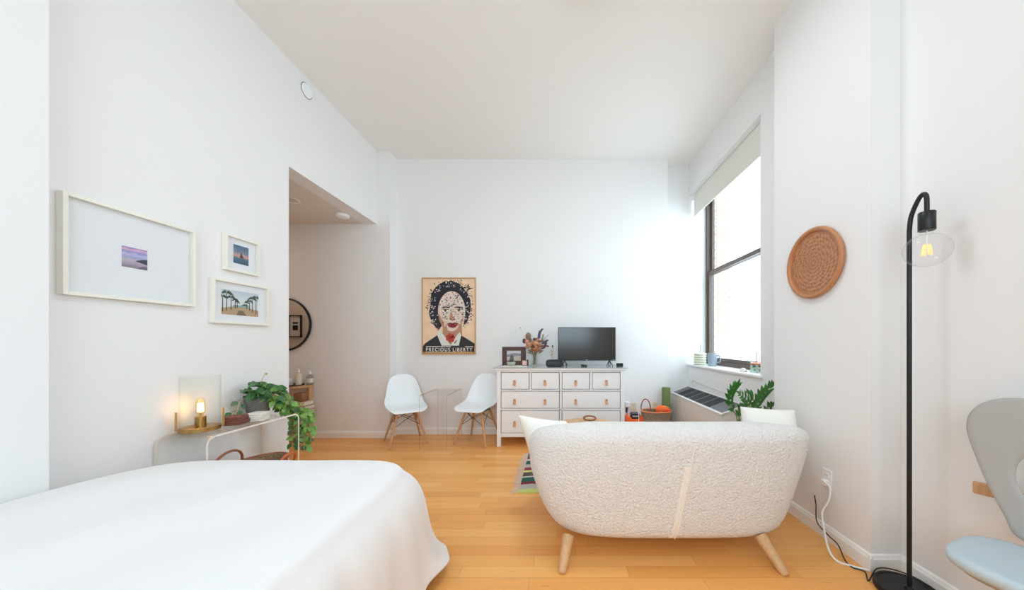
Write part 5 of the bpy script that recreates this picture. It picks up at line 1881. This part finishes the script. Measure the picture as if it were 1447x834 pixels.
frond([base + Vector((0.02, -0.02, 0)), zat(1056, 592, 2.80), zat(1066, 577, 2.78), zat(1077, 559, 2.74), zat(1091, 544.5, 2.70)], 0.09, 8, 0.45)
frond([base + Vector((0.0, -0.03, 0)), zat(1050, 595, 2.80), zat(1057, 577, 2.76), zat(1054, 565, 2.74), zat(1046, 557, 2.70)], 0.07, 6, 0.45)
frond([base + Vector((0.0, 0.02, 0)), zat(1054, 590, 2.9), zat(1060, 572, 2.92), zat(1063, 562, 2.94), zat(1060, 556.5, 2.96)], 0.075, 5, 0.5)
frond([base + Vector((0.03, 0, 0)), zat(1062, 596, 2.74), zat(1078, 590, 2.70), zat(1086, 576, 2.66), zat(1090, 572, 2.64)], 0.075, 5, 0.5)
frond([base + Vector((-0.03, -0.02, 0)), zat(1046, 598, 2.76), zat(1044, 590, 2.72), zat(1047, 580, 2.70), zat(1050, 574, 2.68)], 0.08, 5, 0.4)

# ------------------------------------------------------------------ window sill things
SZ = SILLZ + 0.0205
c = Vector((1.905, 4.31, SZ))
cn = thing('ribbed_candle', c, 'pale green ribbed candle at the far end of the window sill', 'candle')
prof = [(0.05, 0.0)]
for k in range(5):
    z = 0.032 * k
    prof += [(0.072, z + 0.003), (0.080, z + 0.010), (0.080, z + 0.020), (0.072, z + 0.027), (0.066, z + 0.0305)]
prof += [(0.05, 0.162), (0.001, 0.163)]
obj('wax', MB().lathe(prof, c, 48), M_greenwax, cn, smooth=60)
obj('wick', MB().tube([c + Vector((0, 0, 0.16)), c + Vector((0.002, 0, 0.23)), c + Vector((0.006, 0, 0.275))], 0.0025, 6), M_black, cn)
c = Vector((1.965, 4.09, SZ))
mg = thing('mug', c, 'blue-grey mug beside the ribbed candle on the window sill', 'mug')
obj('cup', MB().lathe([(0.046, 0), (0.05, 0.003), (0.056, 0.08), (0.058, 0.165), (0.054, 0.165), (0.051, 0.08), (0.045, 0.012), (0.001, 0.01)], c, 40), M_bluegrey, mg)
obj('handle', MB().tube(smooth_path([c + Vector((0.035, -0.046, 0.135)), c + Vector((0.055, -0.075, 0.125)), c + Vector((0.057, -0.078, 0.06)), c + Vector((0.034, -0.043, 0.045))], 6), 0.007, 10), M_bluegrey, mg)
c = Vector((1.975, 3.20, SZ))
gj = thing('lidded_jar', c, 'squat glass jar of shells with copper lid on the window sill', 'jar')
obj('glass_body', MB().lathe([(0.05, 0), (0.056, 0.004), (0.058, 0.06), (0.050, 0.075), (0.047, 0.075), (0.054, 0.058), (0.05, 0.008), (0.001, 0.006)], c, 36), M_glass, gj)
obj('lid', MB().lathe([(0.052, 0.0755), (0.054, 0.078), (0.054, 0.09), (0.04, 0.098), (0.012, 0.102), (0.012, 0.112), (0.001, 0.116)], c, 36), M_copper, gj)
mb = MB()
rr = random.Random(2)
for k in range(26):
    a = rr.uniform(0, 2 * PI)
    q = rr.uniform(0, 0.038)
    mb.ball(c + Vector((q * math.cos(a), q * math.sin(a), 0.018 + rr.uniform(0, 0.038))), rr.uniform(0.008, 0.013), 7, sc=(1, 0.7, 0.6))
obj('shells', mb, M_cream, gj)
for k, (dx_, dy_, h_, lb) in enumerate(((0.02, 0.125, 0.115, 'shorter'), (0.03, 0.05, 0.195, 'taller'))):
    c = Vector((2.0 + dx_, 3.20 + dy_ + 0.03, SZ))
    t = thing('taper_candle', c, lb + ' white taper candle behind the copper-lidded jar on the sill', 'candle', 'white taper candles')
    obj('holder', MB().lathe([(0.02, 0), (0.021, 0.008), (0.012, 0.014), (0.010, 0.022)], c, 20), M_potwhite, t)
    obj('wax', MB().cone(c + Vector((0, 0, 0.02)), c + Vector((0, 0, h_)), 0.010, 0.0085, 14), mat('taper_wax', '#c9cccd', 0.5), t)
    obj('wick', MB().cone(c + Vector((0, 0, h_)), c + Vector((0, 0, h_ + 0.01)), 0.001, 0.001, 6), M_black, t)
c = Vector((1.90, 3.30, SZ))
mb = MB()
rows = []
for i in range(15):
    a = i / 14
    row = []
    for j in range(13):
        b = PI * j / 12
        r = 0.045 * math.sin(PI * (0.12 + 0.8 * a)) * (1 + 0.06 * math.cos(j * PI))
        row.append(c + Vector((0.6 * r * math.cos(b), -0.05 + 0.1 * a, 0.8 * r * math.sin(b) + 0.001)))
    rows.append(row)
mb.grid(rows)
one('sea_shell', mb, M_cream, 'cream ribbed sea shell in front of the white taper candles on the sill', 'shell', solid=0.003)

# ------------------------------------------------------------------ floor lamp
fx_, fy_ = 1.742, 1.595
flm = thing('floor_lamp', (fx_, fy_, 0), 'black floor lamp with gooseneck arm and large clear globe bulb', 'lamp')
obj('base', MB().lathe([(0.126, 0.001), (0.131, 0.004), (0.131, 0.024), (0.128, 0.030), (0.118, 0.031), (0.116, 0.027), (0.02, 0.027), (0.016, 0.04), (0.012, 0.042)], (fx_, fy_, 0), 64), M_blackmetal, flm)
zpole = 1.80
path = [(fx_, fy_, 0.03), (fx_, fy_, 0.9), (fx_, fy_, 1.6), (fx_, fy_, 1.78)]
curve = smooth_path([(fx_, fy_, 1.80), (fx_, fy_ - 0.006, 1.86), (fx_, fy_ - 0.022, 1.905), (fx_ + 0.002, fy_ - 0.042, 1.945), (fx_ + 0.002, fy_ - 0.060, 1.958), (fx_ + 0.002, fy_ - 0.072, 1.940), (fx_ + 0.002, fy_ - 0.074, 1.90), (fx_ + 0.002, fy_ - 0.074, 1.86)], 6)
obj('pole', MB().tube([Vector(p) for p in path] + curve, 0.0095, 16), M_blackmetal, flm)
sx_, sy_ = fx_ + 0.002, fy_ - 0.074
obj('socket', MB().lathe([(0.029, 1.778), (0.030, 1.780), (0.030, 1.863), (0.028, 1.866), (0.001, 1.866)], (sx_, sy_, 0), 32), M_blackmetal, flm)
prof = [(0.020, 1.785), (0.021, 1.77), (0.030, 1.757)]
zc0, rb_, hb_ = 1.686, 0.083, 0.078
for k in range(14):
    a = R(62) - (R(62) + R(90)) * k / 13
    prof.append((max(0.0005, rb_ * math.cos(a)), zc0 + hb_ * math.sin(a)))
prof = prof[::-1]
gb = obj('globe_bulb', MB().lathe(prof, (sx_, sy_, 0), 48), glassy('globe_glass', '#fdfdfd', 1.35, 0.01, 0.6), flm)
mb = MB()
for k in range(6):
    a = 2 * PI * k / 6
    mb.tube([(sx_ + 0.011 * math.cos(a), sy_ + 0.011 * math.sin(a), 1.712), (sx_ + 0.018 * math.cos(a), sy_ + 0.018 * math.sin(a), 1.662)], 0.0016, 6)
obj('filament', mb, M_fil2, gb)
obj('filament_stem', MB().tube([(sx_, sy_, 1.78), (sx_, sy_, 1.72), (sx_, sy_, 1.66)], 0.0035, 8), M_whiteplastic, gb)

# cords from the pillar outlet to the lamp
def wallpt(px, py, X=PX - 0.02):
    Y = F * X / (px - CX)
    return at(px, py, Y)
wc = [Vector((PX - 0.010, 2.045, 0.363)), Vector((PX - 0.035, 2.03, 0.372)), wallpt(1172.6, 689, PX - 0.04), wallpt(1171, 707, PX - 0.04), wallpt(1162, 723, PX - 0.05), wallpt(1163.6, 743, PX - 0.06)]
wc += [fl(1170, 774, 0.05), fl(1181.6, 792, 0.006), fl(1202, 799.6, 0.006), fl(1228, 806.5, 0.006)]
wp = thing('white_cord', wc[0], 'white power cord running from the pillar outlet down to the lamp base', 'cord')
obj('cable', MB().tube(smooth_path(wc, 8), 0.0055, 8), M_whiteplastic, wp)
obj('plug', MB().box(PX - 0.036, PX - 0.009, 2.028, 2.062, 0.347, 0.379), M_white, wp, bevel=0.005)
bc_ = [wallpt(1151, 700, PX - 0.03), wallpt(1153, 713.7, PX - 0.04), wallpt(1154.6, 738, PX - 0.05), fl(1171, 757, 0.06), fl(1184, 770, 0.04), fl(1194.4, 792, 0.0065), fl(1204.7, 802, 0.006), fl(1222, 808, 0.006), Vector((fx_ - 0.12, fy_ + 0.085, 0.006)), Vector((fx_ - 0.045, fy_ + 0.118, 0.045)), Vector((fx_ + 0.02, fy_ + 0.10, 0.055)), Vector((fx_ + 0.085, fy_ + 0.06, 0.045)), Vector((fx_ + 0.11, fy_ + 0.0, 0.036))]
one('black_cord', MB().tube(smooth_path(bc_, 8), 0.0032, 8), M_black, 'black power cord curling along the baseboard to the floor lamp base', 'cord')

# ------------------------------------------------------------------ desk chair on the right
dk = thing('desk_chair', (1.635, 1.055, 0), 'pale grey moulded desk chair with light blue seat at the right edge', 'chair')
def surf_pad(pts2, z0, th, tilt=0.0):
    pass
# seat: rounded square pad, one corner towards the sofa
sc_ = Vector((1.635, 1.055, 0.0))
def seat_ring(s, z, n=64):
    out = []
    for i in range(n):
        t = 2 * PI * i / n
        k = (abs(math.cos(t)) ** 3.2 + abs(math.sin(t)) ** 3.2) ** (-1 / 3.2)
        u, v = 0.185 * s * math.cos(t) * k, 0.225 * s * math.sin(t) * k
        a = R(22)
        out.append(Vector((sc_.x + u * math.cos(a) - v * math.sin(a), sc_.y + u * math.sin(a) + v * math.cos(a), z)))
    return out
rows = [seat_ring(0.02, 0.478), seat_ring(0.5, 0.479), seat_ring(0.85, 0.484), seat_ring(0.95, 0.482), seat_ring(0.99, 0.474), seat_ring(1.0, 0.462), seat_ring(0.985, 0.448), seat_ring(0.94, 0.440), seat_ring(0.5, 0.438), seat_ring(0.02, 0.438)]
obj('seat', MB().grid(rows, closed=True), M_chairblue, dk, smooth=180)
obj('under_shell', MB().grid([seat_ring(0.9, 0.4375), seat_ring(0.86, 0.425), seat_ring(0.6, 0.405), seat_ring(0.02, 0.40)], closed=True), M_chairgrey, dk, smooth=60)
# backrest: broad rounded top tapering down, with an oval opening on its far side
bl_ = [(-0.150, 0.0, 0)]
BO = [(0.05, 0.585), (-0.022, 0.60), (-0.05, 0.66), (-0.0925, 0.77), (-0.117, 0.852), (-0.138, 0.933), (-0.143, 0.98), (-0.138, 1.02), (-0.118, 1.062), (-0.085, 1.088), (-0.04, 1.10), (0.03, 1.104), (0.11, 1.10), (0.19, 1.085), (0.235, 1.05), (0.25, 1.0), (0.245, 0.94), (0.225, 0.86), (0.20, 0.77), (0.17, 0.68), (0.125, 0.60)]
HO = [(0.06, 0.69), (0.01, 0.72), (-0.025, 0.77), (-0.036, 0.82), (-0.03, 0.87), (-0.005, 0.91), (0.04, 0.94), (0.10, 0.95), (0.15, 0.93), (0.175, 0.88), (0.17, 0.80), (0.14, 0.73), (0.10, 0.695)]
def bpos(u, z, d=0.0):
    """point of the curved backrest: u across, z up; the back is bowed and leans"""
    w = (u - 0.06) * 1.18
    zz = 0.575 + (z - 0.66) * 1.047
    X = 1.785 + 0.208 * w - 0.45 * w * w + 0.09 * (zz - 0.8) + d
    Y = 1.125 - 0.978 * w
    return Vector((X, Y, zz))
def resample(pts, n):
    pts = [Vector((p[0], p[1], 0)) for p in pts]
    sp2 = smooth_path(pts, 8, closed=True)
    L = [0]
    for a, b in zip(sp2, sp2[1:] + sp2[:1]):
        L.append(L[-1] + (b - a).length)
    out = []
    sp2 = sp2 + [sp2[0]]
    for k in range(n):
        s = L[-1] * k / n
        i = 0
        while L[i + 1] < s:
            i += 1
        f = (s - L[i]) / max(1e-9, L[i + 1] - L[i])
        out.append(sp2[i].lerp(sp2[i + 1], f))
    return out
NB = 96
bo = resample(BO, NB)
ho = resample(HO, NB)
# line both loops up by angle around the opening's centre
cxo = sum((p for p in ho), Vector()) / NB
def bydir(loop):
    return sorted(loop, key=lambda p: math.atan2(p.y - cxo.y, p.x - cxo.x))
bo2, ho2 = bydir(bo), bydir(ho)
mb = MB()
th = 0.014
rows = []
for t in (0, 0.06, 0.2, 0.4, 0.6, 0.8, 0.94, 1.0):
    e = 0.006 if t in (0, 1.0) else 0.0
    rows.append([bpos(bo2[i].lerp(ho2[i], t).x, bo2[i].lerp(ho2[i], t).y, e) for i in range(NB)])
for t in (1.0, 0.94, 0.8, 0.6, 0.4, 0.2, 0.06, 0.0):
    e = th - 0.006 if t in (0, 1.0) else th
    rows.append([bpos(bo2[i].lerp(ho2[i], t).x, bo2[i].lerp(ho2[i], t).y, e) for i in range(NB)])
rows.append(rows[0])
mb.grid(rows, closed=True)
obj('backrest', mb, M_chairgrey, dk, smooth=180)
# bracket that ties the backrest to the seat, armrest and pedestal
obj('back_bracket', MB().tube(smooth_path([bpos(0.075, 0.66, 0.012), bpos(0.075, 0.61, 0.02), Vector((1.77, 1.10, 0.47)), Vector((1.68, 1.07, 0.42))], 6), [0.02] * 19, 12), M_chairgrey, dk)
ap = smooth_path([Vector((1.775, 1.378, 0)), Vector((1.80, 1.335, 0)), Vector((1.822, 1.27, 0)), Vector((1.832, 1.19, 0))], 6)
mb = MB()
rows = []
for i, p in enumerate(ap):
    d = (ap[min(i + 1, len(ap) - 1)] - ap[max(i - 1, 0)]).normalized()
    s = Vector((-d.y, d.x, 0)) * -1
    w = 0.022
    rows.append([p + Vector((0, 0, 0.605)), p + s * -w + Vector((0, 0, 0.605)), p + s * -w + Vector((0, 0, 0.655)), p + Vector((0, 0, 0.655))])
mb.grid(rows, closed=True)
mb.f.append([3, 2, 1, 0]); mb.m.append(0)
o = len(mb.v) - 4
mb.f.append([o, o + 1, o + 2, o + 3]); mb.m.append(0)
ar = obj('armrest', mb, M_beech, dk, bevel=0.006)
ar['label'] = 'wooden armrest'
obj('arm_post', MB().tube(smooth_path([Vector((1.83, 1.20, 0.62)), Vector((1.81, 1.18, 0.52)), Vector((1.70, 1.10, 0.43))], 6), 0.012, 10), M_chairgrey, dk)
obj('pedestal', MB().lathe([(0.03, 0.06), (0.032, 0.08), (0.026, 0.20), (0.02, 0.26), (0.02, 0.38), (0.06, 0.40)], (sc_.x, sc_.y, 0), 24), M_blackmetal, dk)
for k in range(5):
    a = 2 * PI * k / 5 + 0.55
    e_ = Vector((sc_.x + 0.19 * math.cos(a), sc_.y + 0.19 * math.sin(a), 0.05))
    arm = obj('foot', MB().tube([Vector((sc_.x, sc_.y, 0.085)), (Vector((sc_.x, sc_.y, 0.085)) + e_) / 2 + Vector((0, 0, 0.004)), e_], [0.024, 0.019, 0.013], 10), M_chairgrey, dk)
    obj('caster', MB().cone(Vector((e_.x - 0.012 * math.sin(a), e_.y + 0.012 * math.cos(a), 0.0255)), Vector((e_.x + 0.012 * math.sin(a), e_.y - 0.012 * math.cos(a), 0.0255)), 0.025, 0.025, 18), M_black, arm)

# ------------------------------------------------------------------ light
w = bpy.data.worlds.new('daylight')
scene.world = w
w.use_nodes = True
bg = w.node_tree.nodes['Background']
bg.inputs[0].default_value = (0.815, 0.912, 1.0, 1)
bg.inputs[1].default_value = 4.2

# added ceiling fill: lit drum out of view, brightens floor and sofa from above
clp = Vector((0.2, 1.95, CEIL))
cl_ = thing('ceiling_fill_light', clp, 'round white fill light added out of view on the ceiling above the boucle sofa', 'lamp')
obj('drum', MB().lathe([(0.10, 0.0), (0.265, -0.002), (0.27, -0.01), (0.27, -0.085), (0.262, -0.09), (0.255, -0.085), (0.255, -0.07)], clp, 48), M_whiteplastic, cl_)
obj('diffuser', MB().lathe([(0.254, -0.072), (0.25, -0.078), (0.001, -0.080)], clp, 48), emit('fill_glow', '#ecf5ff', 27.0), cl_)
hl = bpy.data.lights.new('hall_fill_light', 'AREA')  # warm fill added deep in the hall, out of view
hl.shape = 'DISK'
hl.size = 0.12
hl.energy = 4.0
hl.color = (1.0, 0.80, 0.62)
hlo = bpy.data.objects.new('hall_fill_light', hl)
col.objects.link(hlo)
hlo.location = (-4.35, 3.45, HZ - 0.012)
dl_fill = copy_tree(dl)  # copy of the unlit fitting, added to house the hall fill
dl_fill.location = (-4.35, 3.45, HZ)
dl_fill['label'] = 'unseen lit downlight added farther into the hall to warm its walls'
for ch_ in dl_fill.children:
    if ch_.name.startswith('lens'):
        ch_.data = ch_.data.copy()
        ch_.data.materials[0] = emit('fill_lens', '#ffcf9a', 4.0)

def portal(name, loc, rot, sx, sy):
    l = bpy.data.lights.new(name, 'AREA')
    l.shape = 'RECTANGLE'
    l.size, l.size_y = sx, sy
    l.cycles.is_portal = True
    o = bpy.data.objects.new(name, l)
    col.objects.link(o)
    o.location = loc
    o.rotation_euler = rot
portal('window_daylight', (2.22, (WY0 + AY) / 2, (SILLZ + HEADZ) / 2), (0, R(90), 0), HEADZ - SILLZ, AY - WY0)
portal('unseen_right_daylight', (2.22, (V0 + V1) / 2, (VZ0 + VZ1) / 2), (0, R(90), 0), VZ1 - VZ0, V1 - V0)
portal('unseen_rear_daylight', ((B0 + B1) / 2, REAR - 0.22, (RZ0 + VZ1) / 2), (R(90), 0, 0), B1 - B0, VZ1 - RZ0)

# ------------------------------------------------------------------ output look
vs = scene.view_settings
vs.view_transform = 'Standard'
vs.look = 'None'
vs.gamma = 1.0
vs.use_curve_mapping = False
vs.exposure = 0.43
scene.display_settings.display_device = 'sRGB'
cy = scene.cycles
cy.use_denoising = True
cy.max_bounces = 14
cy.diffuse_bounces = 10
cy.glossy_bounces = 4
cy.transmission_bounces = 6
cy.transparent_max_bounces = 24
cy.caustics_reflective = False
cy.caustics_refractive = False
